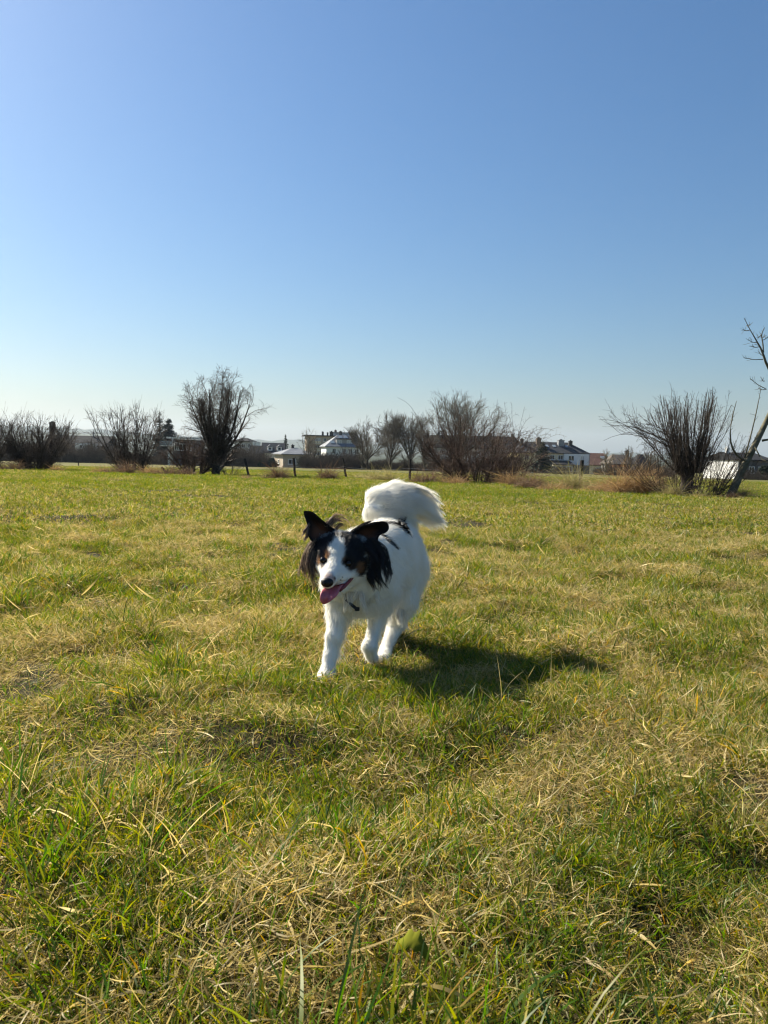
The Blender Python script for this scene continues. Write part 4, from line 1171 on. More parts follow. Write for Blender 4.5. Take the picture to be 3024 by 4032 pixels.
def surface_nets(lo, hi, step, fn):
    n = np.ceil((hi - lo) / step).astype(int) + 1
    ax = [lo[i] + np.arange(n[i]) * step for i in range(3)]
    d = np.empty(n, np.float32)
    Y, Z = np.meshgrid(ax[1], ax[2], indexing='ij')
    for i in range(n[0]):                       # slab by slab keeps memory low
        X = np.stack([np.full_like(Y, ax[0][i]), Y, Z], -1)
        d[i] = fn(X)
    s = d < 0
    corners = [(i, j, k) for i in (0, 1) for j in (0, 1) for k in (0, 1)]
    c = [s[i:n[0] - 1 + i, j:n[1] - 1 + j, k:n[2] - 1 + k] for i, j, k in corners]
    cnt = sum(q.astype(np.int8) for q in c)
    cell = np.argwhere((cnt > 0) & (cnt < 8))
    acc = np.zeros((len(cell), 3)); num = np.zeros(len(cell))
    D = [d[cell[:, 0] + i, cell[:, 1] + j, cell[:, 2] + k] for i, j, k in corners]
    for p in range(8):
        for q in range(p + 1, 8):
            if sum(abs(corners[p][m] - corners[q][m]) for m in range(3)) != 1:
                continue
            m = (D[p] < 0) != (D[q] < 0)
            t = D[p][m] / (D[p][m] - D[q][m])
            e = np.array(corners[p], float) + t[:, None] * (np.array(corners[q], float) - np.array(corners[p], float))
            acc[m] += e; num[m] += 1
    V = lo + (cell + acc / num[:, None]) * step
    vid = -np.ones(n - 1, int); vid[cell[:, 0], cell[:, 1], cell[:, 2]] = np.arange(len(cell))
    F_ = []
    for a in range(3):
        b_, c_ = (a + 1) % 3, (a + 2) % 3
        sl0 = [slice(None)] * 3; sl1 = [slice(None)] * 3
        sl0[a] = slice(0, n[a] - 1); sl1[a] = slice(1, n[a])
        ch = s[tuple(sl0)] != s[tuple(sl1)]
        E = np.argwhere(ch)
        E = E[(E[:, b_] > 0) & (E[:, c_] > 0) & (E[:, b_] < n[b_] - 1) & (E[:, c_] < n[c_] - 1)]
        inside = s[tuple(E.T)]
        def at_(db, dc):
            q = E.copy(); q[:, b_] -= db; q[:, c_] -= dc
            return vid[tuple(q.T)]
        q = np.stack([at_(1, 1), at_(0, 1), at_(0, 0), at_(1, 0)], 1)
        q[~inside] = q[~inside][:, ::-1]
        F_.append(q)
    F_ = np.concatenate(F_)
    return V, F_[(F_ >= 0).all(1)]


def relax(V, F_, it=2, lam=.5):
    e = np.concatenate([F_[:, [0, 1]], F_[:, [1, 2]], F_[:, [2, 3]], F_[:, [3, 0]]]); e = np.concatenate([e, e[:, ::-1]])
    deg = np.bincount(e[:, 0], minlength=len(V))[:, None]
    for _ in range(it):
        s = np.stack([np.bincount(e[:, 0], V[e[:, 1], i], minlength=len(V)) for i in range(3)], 1) / np.maximum(deg, 1)
        V = V + lam * (s - V)
    return V


gA = ground_hit(1276, 2672); dA = float((gA - CAM) @ fwd)
gC = ground_hit(1502, 2592); dC = float((gC - CAM) @ fwd)
chest = P(1400, 2290, 2.28); rump = P(1592, 2200, 2.70)
back_dir = rump - chest; back_dir[2] = 0; back_dir /= np.linalg.norm(back_dir)
side_dir = np.array([-back_dir[1], back_dir[0], 0]) * -1      # towards the dog's left, picture right
upv = np.array([0, 0, 1.0])

BODY = [  # a, ra, b, rb, blend
    (P(1425, 2195, 2.35), .082, P(1512, 2165, 2.52), .088, .05),     # upper rib cage and back
    (P(1425, 2272, 2.34), .086, P(1515, 2250, 2.50), .086, .05),     # lower rib cage
    (P(1512, 2168, 2.52), .088, P(1560, 2150, 2.68), .075, .05),     # loin
    (P(1520, 2250, 2.52), .078, P(1570, 2212, 2.68), .070, .05),     # belly to flank
    (P(1395, 2285, 2.28), .076, P(1440, 2290, 2.38), .078, .05),     # breast
    (P(1395, 2205, 2.32), .076, P(1345, 2195, 2.245), .064, .05),    # neck
    (P(1375, 2262, 2.28), .062, P(1352, 2232, 2.235), .053, .05),    # throat ruff
    (P(1572, 2162, 2.69), .070, P(1586, 2240, 2.68), .066, .05),     # rump and thigh
]
LEGS = [
    (P(1345, 2310, 2.305), .054, P(1336, 2400, 2.30), .034, .03), (P(1336, 2400, 2.30), .033, P(1314, 2505, dA + .01), .0215, .02),
    (P(1314, 2505, dA + .01), .0215, P(1300, 2580, dA), .0180, .015), (P(1300, 2580, dA), .0180, P(1291, 2635, dA - .015), .0175, .012),
    (P(1291, 2635, dA - .015), .0175, P(1275, 2668, dA - .045), .0165, .012), (P(1298, 2652, dA - .01), .016, P(1290, 2672, dA - .04), .0145, .012), (P(1278, 2655, dA - .01), .015, P(1258, 2670, dA - .04), .013, .010),
    (P(1500, 2315, 2.38), .050, P(1492, 2400, 2.42), .029, .03), (P(1492, 2400, 2.42), .028, P(1466, 2502, 2.385), .0175, .02),
    (P(1466, 2502, 2.385), .0175, P(1453, 2545, 2.36), .0200, .012), (P(1453, 2545, 2.36), .0200, P(1460, 2576, 2.39), .0165, .012), (P(1460, 2576, 2.385), .0165, P(1472, 2590, 2.43), .014, .01),
    (P(1598, 2240, 2.68), .068, P(1580, 2365, 2.60), .046, .04), (P(1580, 2365, 2.60), .045, P(1554, 2465, 2.64), .025, .025),
    (P(1554, 2465, 2.64), .024, P(1516, 2562, 2.56), .0175, .015), (P(1516, 2562, 2.56), .0175, P(1500, 2592, dC - .02), .0165, .012), (P(1522, 2575, 2.55), .015, P(1514, 2596, dC - .02), .014, .01),
    (P(1510, 2245, 2.74), .058, P(1482, 2365, 2.70), .034, .04), (P(1482, 2365, 2.70), .030, P(1472, 2450, 2.80), .019, .02), (P(1472, 2450, 2.80), .018, P(1462, 2510, 2.82), .016, .015),
]
HEAD = [
    (P(1336, 2176, 2.205), .057, P(1330, 2196, 2.185), .054, .03),   # skull
    (P(1318, 2226, 2.145), .034, P(1291, 2288, 2.075), .0205, .025), # muzzle
    (P(1285, 2224, 2.175), .026, P(1300, 2262, 2.130), .020, .02), (P(1382, 2240, 2.185), .032, P(1340, 2276, 2.125), .021, .02),   # cheeks and lips
    (P(1376, 2276, 2.195), .026, P(1318, 2336, 2.115), .0125, .012), # lower jaw
    (P(1296, 2186, 2.155), .015, P(1300, 2190, 2.152), .015, .018), (P(1362, 2196, 2.158), .016, P(1366, 2200, 2.156), .016, .018),  # brows
    (P(1410, 2185, 2.235), .044, P(1428, 2215, 2.255), .036, .035), (P(1266, 2165, 2.225), .030, P(1252, 2210, 2.235), .026, .03),   # side hair
]
TAIL = [
    (P(1588, 2085, 2.72), .034, P(1580, 2022, 2.72), .033, .03), (P(1580, 2022, 2.72), .033, P(1535, 1972, 2.70), .044, .03),
    (P(1535, 1972, 2.70), .046, P(1482, 1974, 2.66), .034, .03), (P(1482, 1974, 2.66), .032, P(1470, 2014, 2.64), .027, .025),
    (P(1545, 1966, 2.70), .045, P(1615, 1988, 2.76), .038, .03), (P(1615, 1988, 2.76), .036, P(1690, 2032, 2.80), .008, .03), (P(1470, 2014, 2.64), .026, P(1488, 2046, 2.64), .016, .025),
]


def dog_sdf(X):
    d = None
    for grp in (BODY, LEGS, TAIL, HEAD):
        for a, ra, b_, rb, k in grp:
            q = sd_cone(X, a, b_, ra, rb)
            d = q if d is None else smin(d, q, k)
    # open mouth: a wedge between the upper lip and the lower jaw
    w = sd_cone(X, P(1384, 2274, 2.15), P(1300, 2326, 2.045), .003, .0075)
    d = np.maximum(d, -w)
    # eye sockets
    for e in (P(1272, 2206, 2.118), P(1370, 2219, 2.128)):
        d = np.maximum(d, -(np.linalg.norm(X - e, axis=-1) - .0115))
    return d


allp = np.concatenate([[a, b_] for g_ in (BODY, LEGS, TAIL, HEAD) for a, _, b_, _, _ in g_]).reshape(-1, 3)
DV, DF = surface_nets(allp.min(0) - .11, allp.max(0) + .11, .0046, dog_sdf)
DV = relax(DV, DF, 2, .45)

# coat: white with black and tan patches (balls in the dog's own space: centre, radius, softness)
WHITE = np.array([.87, .845, .785]); BLACK = np.array([.012, .010, .009]); TAN = np.array([.30, .145, .05]); BRN = np.array([.075, .04, .022]); PINK = np.array([.50, .36, .30])
rel_ = DV - CAM
VD = rel_ @ fwd; VX = 1512 + F_PX * (rel_ @ RT) / VD; VY = 2016 - F_PX * (rel_ @ UP) / VD


def S(px, py, back=0.0):
    """Point of the dog's skin nearest to the given line of sight."""
    m = np.hypot(VX - px, VY - py)
    c = np.argwhere(m < max(7, m.min() + 2))[:, 0]
    return DV[c[np.argmin(VD[c])]] + fwd * back


COAT = [
    (BLACK, P(1432, 2190, 2.25), .060, .012), (BLACK, P(1243, 2190, 2.235), .044, .010), (BLACK, P(1300, 2105, 2.24), .03, .008), (BLACK, P(1385, 2100, 2.24), .035, .01)]
for px, py, r in ((1392, 2130, .034), (1372, 2118, .026), (1400, 2165, .036), (1388, 2190, .024), (1405, 2205, .028), (1376, 2216, .0225), (1425, 2225, .030), (1262, 2150, .036), (1285, 2130, .022), (1262, 2180, .022), (1270, 2206, .0175), (1250, 2200, .020), (1300, 2112, .022)):
    COAT.append((BLACK, S(px, py), r, .006))
COAT += [(BRN, S(1376, 2230), .013, .008), (BRN, S(1352, 2212), .007, .005), (BRN, S(1268, 2222), .010, .006), (TAN, S(1289, 2181), .0085, .005), (TAN, S(1252, 2206), .010, .006), (TAN, S(1418, 2236), .016, .010), (TAN, S(1352, 2200), .005, .004),
         (BLACK, S(1316, 2213), .0032, .002), (BLACK, S(1312, 2194), .0025, .002), (PINK, S(1298, 2266), .014, .012), (PINK, S(1318, 2282), .009, .010), (BRN, S(1322, 2274), .004, .005), (BRN, S(1345, 2285), .0022, .002), (BRN, S(1352, 2278), .0018, .002)]
for px, py, r in ((1500, 2056, .012), (1520, 2054, .012), (1545, 2056, .014), (1570, 2062, .019), (1590, 2070, .020), (1606, 2082, .017), (1615, 2096, .013), (1580, 2052, .018)):
    COAT.append((BLACK, S(px, py), r, .005))
for t in np.linspace(0, 1, 12):                    # dark stripe behind the shoulder
    COAT.append((BLACK, S(1496 + 72 * t, 2094 + 58 * t), .0115 - .005 * t * t, .004))


def coat(X):
    c = np.tile(WHITE, (len(X), 1))
    dirt = (vnoise(X[:, 0] * 45 + X[:, 2] * 31, X[:, 1] * 40 - X[:, 2] * 23, 77) - .5)
    c *= (1 + .10 * dirt)[:, None]
    for col, ctr, r, sft in COAT:
        d = np.linalg.norm(X - ctr, axis=1)
        w = np.clip((r - d) / sft + .5, 0, 1)[:, None]
        c = c * (1 - w) + col * w
    # white blaze up the forehead
    for t in np.linspace(0, 1, 9):
        q = S(1334 - 16 * t, 2128 + 90 * t)
        d = np.linalg.norm(X - q, axis=1); w = np.clip((.0125 + .007 * abs(t - .35) - d) / .005 + .5, 0, 1)[:, None]
        c = c * (1 - w) + WHITE * w
    return c


def vnormals(V, F_):
    n = np.cross(V[F_[:, 2]] - V[F_[:, 0]], V[F_[:, 3]] - V[F_[:, 1]])
    N = np.zeros_like(V)
    for i in range(4):
        for k in range(3):
            N[:, k] += np.bincount(F_[:, i], n[:, k], minlength=len(V))
    return N / (np.linalg.norm(N, axis=1, keepdims=True) + 1e-12)


DN = vnormals(DV, DF)
fur_base, nt, bb = new_mat('coat_skin')
at = nt.nodes.new('ShaderNodeAttribute'); at.attribute_name = 'col'; nt.links.new(at.outputs['Color'], bb.inputs['Base Color'])
bb.inputs['Roughness'].default_value = .8; bb.inputs['Specular IOR Level'].default_value = .15

# hair shader: colour along the strand, some light through it
hair_mat = bpy.data.materials.new('coat_hair'); hair_mat.use_nodes = True
nt = hair_mat.node_tree; nt.nodes.clear()
out = nt.nodes.new('ShaderNodeOutputMaterial'); at = nt.nodes.new('ShaderNodeAttribute'); at.attribute_name = 'col'
d_ = nt.nodes.new('ShaderNodeBsdfDiffuse'); t_ = nt.nodes.new('ShaderNodeBsdfTranslucent'); g_ = nt.nodes.new('ShaderNodeBsdfGlossy'); g_.inputs['Roughness'].default_value = .38; g_.inputs['Color'].default_value = (.8, .8, .8, 1)
m1 = nt.nodes.new('ShaderNodeMixShader'); m1.inputs[0].default_value = .5; m2 = nt.nodes.new('ShaderNodeMixShader'); m2.inputs[0].default_value = .05
nt.links.new(at.outputs['Color'], d_.inputs[0]); nt.links.new(at.outputs['Color'], t_.inputs[0])
nt.links.new(d_.outputs[0], m1.inputs[1]); nt.links.new(t_.outputs[0], m1.inputs[2]); nt.links.new(m1.outputs[0], m2.inputs[1]); nt.links.new(g_.outputs[0], m2.inputs[2]); nt.links.new(m2.outputs[0], out.inputs[0])

feet = P(1400, 2600, 2.40); feet[2] = float(ground_z(feet[0], feet[1]))
dog = empty('dog', feet)
tag(dog, 'white dog with black and tan head trotting through the grass, tongue out', 'dog')
FO = np.array(feet)
body = link('body', mesh_from('body', DV - FO, DF, coat(DV), smooth=True), fur_base, dog)


def strands(name, PTS, COLS, r0, r1, parent, mat=None):
    """Hair strands: PTS (n, k, 3) world, COLS (n, 3)."""
    n, k, _ = PTS.shape
    hc = bpy.data.hair_curves.new(name); hc.add_curves([k] * n)
    hc.points.foreach_set('position', (PTS - FO).astype(np.float32).ravel())
    rad = hc.attributes.get('radius') or hc.attributes.new('radius', 'FLOAT', 'POINT')
    r0 = np.broadcast_to(r0, (n,)); r1 = np.broadcast_to(r1, (n,)); t = np.linspace(0, 1, k)
    rad.data.foreach_set('value', (r0[:, None] * (1 - t)[None] + r1[:, None] * t[None]).astype(np.float32).ravel())
    ca = hc.attributes.new('col', 'FLOAT_COLOR', 'POINT')
    c = np.ones((n, k, 4), np.float32); c[..., :3] = COLS[:, None] if COLS.ndim == 2 else COLS
    ca.data.foreach_set('color', c.ravel())
    hc.materials.append(mat or hair_mat)
    o = bpy.data.objects.new(name, hc); COL.objects.link(o); o.parent = parent
    return o


def curve_hair(root, nrm, flow, L, lift, droop, rg, k=6, jit=.25):
    """Hair leaves along the normal and lies over into the flow direction."""
    n = len(root); t = np.linspace(0, 1, k)
    f = flow / (np.linalg.norm(flow, axis=1, keepdims=True) + 1e-9) + rg.normal(0, jit, flow.shape)
    f = f - np.minimum((f * nrm).sum(1, keepdims=True), 0) * nrm; f /= np.linalg.norm(f, axis=1, keepdims=True) + 1e-9
    dv = nrm * lift[:, None] + f; dv /= np.linalg.norm(dv, axis=1, keepdims=True)
    p = [root]; cur = root.copy(); d = dv
    for i in range(1, k):
        cur = cur + d * (L / (k - 1))[:, None]
        p.append(cur)
        d = d * .8 + f * .2 + (np.array([0, 0, -1.]) * droop[:, None] * .25) * (i / k)
        d = d / np.linalg.norm(d, axis=1, keepdims=True)
    return np.stack(p, 1)


rg = np.random.default_rng(5)
tri = np.concatenate([DF[:, [0, 1, 2]], DF[:, [0, 2, 3]]])
ar_ = np.linalg.norm(np.cross(DV[tri[:, 1]] - DV[tri[:, 0]], DV[tri[:, 2]] - DV[tri[:, 0]]), axis=1)


def sample(n):
    t = rg.choice(len(tri), n, p=ar_ / ar_.sum()); u, v = rg.uniform(0, 1, n), rg.uniform(0, 1, n)
    m = u + v > 1; u[m], v[m] = 1 - u[m], 1 - v[m]
    w = np.stack([1 - u - v, u, v], 1)[..., None]
    N = (DN[tri[t]] * w).sum(1)
    return (DV[tri[t]] * w).sum(1), N / np.linalg.norm(N, axis=1, keepdims=True)


def grp_dist(X, grp):
    return np.min([sd_cone(X, a, b_, ra, rb) for a, ra, b_, rb, _ in grp], 0)


X, N = sample(150000)
dB, dL, dT, dH = (grp_dist(X, g_) for g_ in (BODY, LEGS, TAIL, HEAD))
reg = np.argmin(np.stack([dB, dL, dT, dH]), 0)
nose = P(1288, 2295, 2.05); mouth_c = P(1340, 2298, 2.09)
flow = np.zeros_like(X); L = np.zeros(len(X)); lift = np.full(len(X), .5); droop = np.full(len(X), .3)
m = reg == 0
flow[m] = back_dir * .8 + np.array([0, 0, -.7]); L[m] = .014; lift[m] = .16
low = m & (X[:, 2] < P(1400, 2340, 2.35)[2]); L[low] = .026; lift[low] = .25; flow[low] = np.array([.05, .15, -1])
m = reg == 1
flow[m] = np.array([0.05, .25, -1.0]); L[m] = .0075; lift[m] = .2
hi = m & (X[:, 2] > P(1330, 2440, 2.3)[2]); L[hi] = .014
fe = m & (X[:, 2] > P(1560, 2480, 2.6)[2]) & (N @ back_dir > .2); L[fe] = .024; flow[fe] = back_dir * .6 + np.array([0, 0, -1])
m = reg == 2
tq = P(1470, 1985, 2.66)
rel = X - tq
flow[m] = np.stack([np.ones(m.sum()), np.full(m.sum(), .15), .12 - 4.0 * np.clip(rel[m, 0] - .03, 0, .2)], 1)
lefty = m & (rel[:, 0] < .025)
flow[lefty] = np.stack([.55 + 6 * rel[lefty, 0], np.full(lefty.sum(), .05), np.where(rel[lefty, 2] > .0, .35, -.65)], 1)
stem_ = m & (np.linalg.norm(X - P(1598, 2085, 2.72), axis=1) < .075); flow[stem_] = np.array([.25, .1, .8])
L[m] = .050; L[lefty] = .032; L[stem_] = .030; lift[m] = .08; droop[m] = .25
m = reg == 3
fl = X - nose; fl -= (fl * N).sum(1, keepdims=True) * N; flow[m] = (fl / (np.linalg.norm(fl, axis=1, keepdims=True) + 1e-9))[m]
dn = np.linalg.norm(X - nose, axis=1)
L[m] = np.clip(.004 + .12 * (dn[m] - .03), .004, .020); lift[m] = .3; droop[m] = .15
C = np.minimum(coat(X) * rg.uniform(1.0, 1.2, (len(X), 1)), .95)
keep_ = np.ones(len(X), bool)
keep_ &= np.linalg.norm(X - nose, axis=1) > .020
for e in (P(1272, 2206, 2.118), P(1370, 2219, 2.128)):
    keep_ &= np.linalg.norm(X - e, axis=1) > .0135
keep_ &= sd_cone(X, P(1384, 2274, 2.15), P(1300, 2326, 2.045), .005, .009) > 0
L *= rg.uniform(.65, 1.2, len(X))
guard = (rg.uniform(0, 1, len(X)) < .10) & (reg < 2); L[guard] *= 1.9; lift[guard] = .5      # stray guard hairs soften the outline
clump_ = (vnoise(X[:, 0] * 120 + X[:, 1] * 60, X[:, 2] * 110, 91) - .5)
flow = flow + clump_[:, None] * np.array([.35, 0, .2])
H_ = curve_hair(X, N, flow, L, lift, droop, rg, 6, .16)
strands('fur', H_[keep_], C[keep_], .00034, .00010, dog)

# long tail plume
rg = np.random.default_rng(6)
XT, NT = sample(150000)
mT = (grp_dist(XT, TAIL) < .006) & (grp_dist(XT, BODY) > .01) & (XT[:, 0] > P(1500, 1980, 2.7)[0]) & (XT[:, 2] > P(1580, 2040, 2.7)[2])
XT, NT = XT[mT], NT[mT]
n = len(XT); up_ = (XT[:, 2] - P(1560, 1960, 2.7)[2]) / .05
fl = np.stack([np.ones(n), np.full(n, .15), -.15 + .15 * up_ - 3.2 * np.clip(XT[:, 0] - P(1560, 1960, 2.7)[0], 0, .2)], 1) + rg.normal(0, .08, (n, 3))
LT = rg.uniform(.04, .085, n)
strands('tail_plume', curve_hair(XT, NT, fl, LT, np.full(n, .12), np.full(n, .55), rg, 8, .06), np.minimum(coat(XT) * rg.uniform(1.0, 1.2, (n, 1)), .95), .00036, .00010, dog)

LK = [tuple(WHITE * 1.05), tuple(WHITE * .97)]
# (streaming tail wisps are added with the other long hair below)
# eyes, nose, tongue
def ball(name, c, r, mat, parent, sq=(1, 1, 1), rotm=None, seg=16):
    u = np.linspace(0, np.pi, seg // 2 + 1); v = np.linspace(0, 2 * np.pi, seg, endpoint=False)
    V = np.array([[np.sin(a) * np.cos(b_), np.sin(a) * np.sin(b_), np.cos(a)] for a in u for b_ in v]) * r * np.array(sq)
    if rotm is not None:
        V = V @ rotm.T
    i, j = np.meshgrid(np.arange(seg // 2), np.arange(seg), indexing='ij')
    F_ = np.stack([i * seg + j, (i + 1) * seg + j, (i + 1) * seg + (j + 1) % seg, i * seg + (j + 1) % seg], -1).reshape(-1, 4)
    return link(name, mesh_from(name, V + np.asarray(c) - FO, F_, smooth=True), mat, parent)


eye_m, nt, bb = new_mat('eye_dark'); bb.inputs['Base Color'].default_value = (.008, .005, .003, 1); bb.inputs['Roughness'].default_value = .12; bb.inputs['Specular IOR Level'].default_value = .35
nose_m = noise_mat('nose_leather', (.004, .004, .0045), (.010, .010, .011), 300, .5, bump=.3, bscale=700, spec=.35)
tongue_m = noise_mat('tongue', (.42, .085, .12), (.56, .15, .18), 60, .42, bump=.25, bscale=400, spec=.5)
lip_m = noise_mat('lip', (.16, .03, .035), (.30, .06, .07), 80, .4)
for ex_, ey_, ed in ((1272.5, 2206, 2.1235), (1370, 2219.5, 2.1345)):
    ball('eye', P(ex_, ey_, ed), .0096, eye_m, dog)
ns = ball('nose', P(1288, 2293, 2.062), .0165, nose_m, dog, (1.05, .75, .80), seg=20)
for dx, dy in ((-12, 5), (11, 6)):
    ball('nostril', P(1288 + dx, 2293 + dy, 2.0495), .0036, eye_m, ns, (1, .6, .7), seg=10)

# tongue: a lolling ribbon with a central groove
row = [((1330, 2306, 2.12), 30), ((1308, 2318, 2.088), 36), ((1300, 2330, 2.072), 39), ((1297, 2343, 2.062), 39), ((1291, 2357, 2.058), 34), ((1283, 2369, 2.060), 25), ((1277, 2380, 2.066), 9)]
tv = []
for (a, b_, dd), w_ in row:
    for q in np.linspace(-1, 1, 9):
        depth = dd + .011 * (1 - abs(q)) ** 1.6 - .004 + .004 * q          # groove sinks away from the camera
        tv.append(P(a + q * w_ * .94, b_ + q * w_ * -.06 + (abs(q) ** 2) * -4, depth))
tv = np.array(tv); nr, nc = len(row), 9
i, j = np.meshgrid(np.arange(nr - 1), np.arange(nc - 1), indexing='ij'); k = (i * nc + j).reshape(-1)
tf = np.stack([k, k + 1, k + nc + 1, k + nc], 1)
to = link('tongue', mesh_from('tongue', tv - FO, tf, smooth=True), tongue_m, dog)
sm = to.modifiers.new('thickness', 'SOLIDIFY'); sm.thickness = .005; sm.offset = 0
ss = to.modifiers.new('smooth', 'SUBSURF'); ss.levels = 1; ss.render_levels = 2
# lip line along the open mouth
lp = np.array([P(1396, 2264, 2.158), P(1386, 2278, 2.146), P(1371, 2294, 2.125), P(1354, 2311, 2.105), P(1338, 2326, 2.092)])
v, f = tubes(lp[None] - FO, np.array([[.002, .0036, .0046, .0050, .0045]]), 7)
link('lip', mesh_from('lip', v, f, smooth=True), lip_m, dog)
ball('mouth_lining', P(1340, 2308, 2.118), .014, lip_m, dog, (1.2, .8, .7))


# ears: leathery shells
def ear(outline, centre, bulge, mat, thick=.006):
    o = np.array([P(*q) for q in outline]); c = P(*centre)
    rings = 5; V, F_ = [], []
    n = len(o)
    for r in range(rings):
        s = 1 - r / rings
        ring = c + (o - c) * s + fwd * bulge * (1 - s * s)
        V.append(ring)
    V = np.concatenate(V + [(c + fwd * bulge)[None]])
    for r in range(rings - 1):
        for q in range(n):
            F_.append((r * n + q, r * n + (q + 1) % n, (r + 1) * n + (q + 1) % n, (r + 1) * n + q))
    last = (rings - 1) * n
    F_ += [(last + q, last + (q + 1) % n, rings * n) for q in range(n)]
    me = bpy.data.meshes.new('ear'); me.from_pydata([tuple(x) for x in V - FO], [], F_); me.update(); me.polygons.foreach_set('use_smooth', np.ones(len(me.polygons), bool))
    cc = np.ones((len(V), 4), np.float32); w = np.clip(np.linalg.norm(V - P(*mat), axis=1) / .040, 0, 1)[:, None] ** 1.6
    cc[:, :3] = np.array([.20, .085, .048]) * (1 - w) + BLACK * w
    a = me.color_attributes.new('col', 'FLOAT_COLOR', 'POINT'); a.data.foreach_set('color', cc.ravel())
    e = link('ear', me, fur_base, dog)
    sm = e.modifiers.new('thickness', 'SOLIDIFY'); sm.thickness = thick; sm.offset = 0
    ss = e.modifiers.new('smooth', 'SUBSURF'); ss.levels = 1; ss.render_levels = 1
    return e, V[:n], o


EL = [(1188, 2007, 2.195), (1207, 2012, 2.195), (1229, 2010, 2.197), (1251, 2034, 2.20), (1278, 2056, 2.205), (1312, 2080, 2.215), (1340, 2104, 2.22), (1330, 2130, 2.215), (1290, 2150, 2.205), (1250, 2152, 2.20), (1222, 2130, 2.19), (1208, 2100, 2.185), (1213, 2074, 2.185), (1205, 2048, 2.19)]
ear_a, rim_a, oa = ear(EL, (1262, 2090, 2.215), .018, (1252, 2104, 2.225))
ER = [(1368, 2118, 2.22), (1384, 2092, 2.215), (1410, 2074, 2.21), (1445, 2063, 2.21), (1482, 2058, 2.215), (1506, 2049, 2.22), (1530, 2055, 2.225), (1536, 2085, 2.225), (1519, 2098, 2.22), (1494, 2102, 2.215), (1486, 2125, 2.205), (1488, 2152, 2.20), (1462, 2180, 2.205), (1424, 2180, 2.205), (1392, 2152, 2.20)]
ear_b, rim_b, ob = ear(ER, (1440, 2112, 2.23), .018, (1446, 2122, 2.24))


def locks(name, roots, mids, tips, n, spread, col, parent, seed, k=12, r=.00045, tipspread=None, wave=.004):
    """Long hair between hand-placed guide points (three per guide, quadratic)."""
    rg = np.random.default_rng(seed)
    A = np.array([P(*q) for q in roots]); B = np.array([P(*q) for q in mids]); C_ = np.array([P(*q) for q in tips])
    g = rg.uniform(0, len(A) - 1.001, n); i = g.astype(int); w = (g - i)[:, None]
    def mixp(M):
        return M[i] * (1 - w) + M[i + 1] * w
    nl = max(4, n // 42); lock = rg.integers(0, nl, n); lo_ = rg.normal(0, 1, (nl, 3)) * spread
    gl = rg.uniform(0, len(A) - 1.001, nl); g = np.clip(gl[lock] + rg.normal(0, .10, n), 0, len(A) - 1.001); i = g.astype(int); w = (g - i)[:, None]
    j = rg.normal(0, 1, (n, 3))
    a = mixp(A) + j * spread * .35; b_ = mixp(B) + j * spread * .25 + lo_[lock] * .7; c = mixp(C_) + j * (tipspread or spread) * .18 + lo_[lock] * 1.3
    end = rg.uniform(.7, 1.0, n)
    t = np.linspace(0, 1, k)[None, :, None] * end[:, None, None]
    Q = (1 - t) ** 2 * a[:, None] + 2 * t * (1 - t) * b_[:, None] + t ** 2 * c[:, None]
    ph = rg.uniform(0, 6.28, nl)[lock]
    Q += (np.sin(t[..., 0] * 9 + ph[:, None]) * wave * t[..., 0])[..., None] * np.array([1, .2, .25])
    cols = np.array(col)[rg.integers(0, len(col), n)] * rg.uniform(.7, 1.4, (n, 1))
    return strands(name, Q, cols, r, r * .3, parent)


DKB = [(.014, .011, .009), (.03, .02, .014), (.010, .009, .009)]
LTB = [(.30, .21, .13), (.18, .12, .08), (.05, .035, .025), (.42, .31, .21)]
locks('ear_fringe', [(1240, 2128, 2.20), (1228, 2150, 2.20), (1240, 2175, 2.19)], [(1192, 2160, 2.19), (1196, 2205, 2.18), (1222, 2225, 2.175)], [(1200, 2235, 2.185), (1222, 2268, 2.18), (1250, 2308, 2.175)], 1300, .009, LTB, ear_a, 501)
locks('ear_fringe', [(1216, 2060, 2.19), (1214, 2090, 2.19), (1225, 2125, 2.19)], [(1206, 2084, 2.185), (1203, 2112, 2.185), (1212, 2140, 2.185)], [(1196, 2100, 2.18), (1200, 2130, 2.18), (1204, 2156, 2.18)], 260, .004, LTB, ear_a, 502, wave=.002)
locks('ear_fringe', [(1276, 2060, 2.21), (1300, 2078, 2.22), (1332, 2100, 2.225)], [(1300, 2005, 2.23), (1322, 2030, 2.24), (1338, 2070, 2.24)], [(1350, 2030, 2.25), (1352, 2060, 2.25), (1342, 2104, 2.24)], 200, .008, LTB, ear_a, 503)
locks('ear_fringe', [(1290, 2062, 2.21), (1310, 2075, 2.22)], [(1330, 1975, 2.25), (1360, 1995, 2.25)], [(1392, 2072, 2.26), (1384, 2095, 2.26)], 14, .006, LTB, ear_a, 504, r=.0008)
locks('ear_fringe', [(1460, 2120, 2.205), (1480, 2140, 2.205), (1470, 2170, 2.205), (1450, 2190, 2.21)], [(1520, 2150, 2.20), (1535, 2190, 2.20), (1512, 2215, 2.20), (1490, 2230, 2.20)], [(1528, 2215, 2.20), (1530, 2270, 2.20), (1512, 2318, 2.20), (1486, 2290, 2.20)], 800, .008, DKB + [(.05, .032, .022)], ear_b, 505)
locks('ear_fringe', [(1440, 2200, 2.215), (1430, 2225, 2.21), (1420, 2240, 2.21)], [(1480, 2225, 2.20), (1468, 2248, 2.20), (1440, 2262, 2.20)], [(1516, 2300, 2.20), (1494, 2310, 2.20), (1462, 2285, 2.20)], 500, .008, DKB, ear_b, 506)
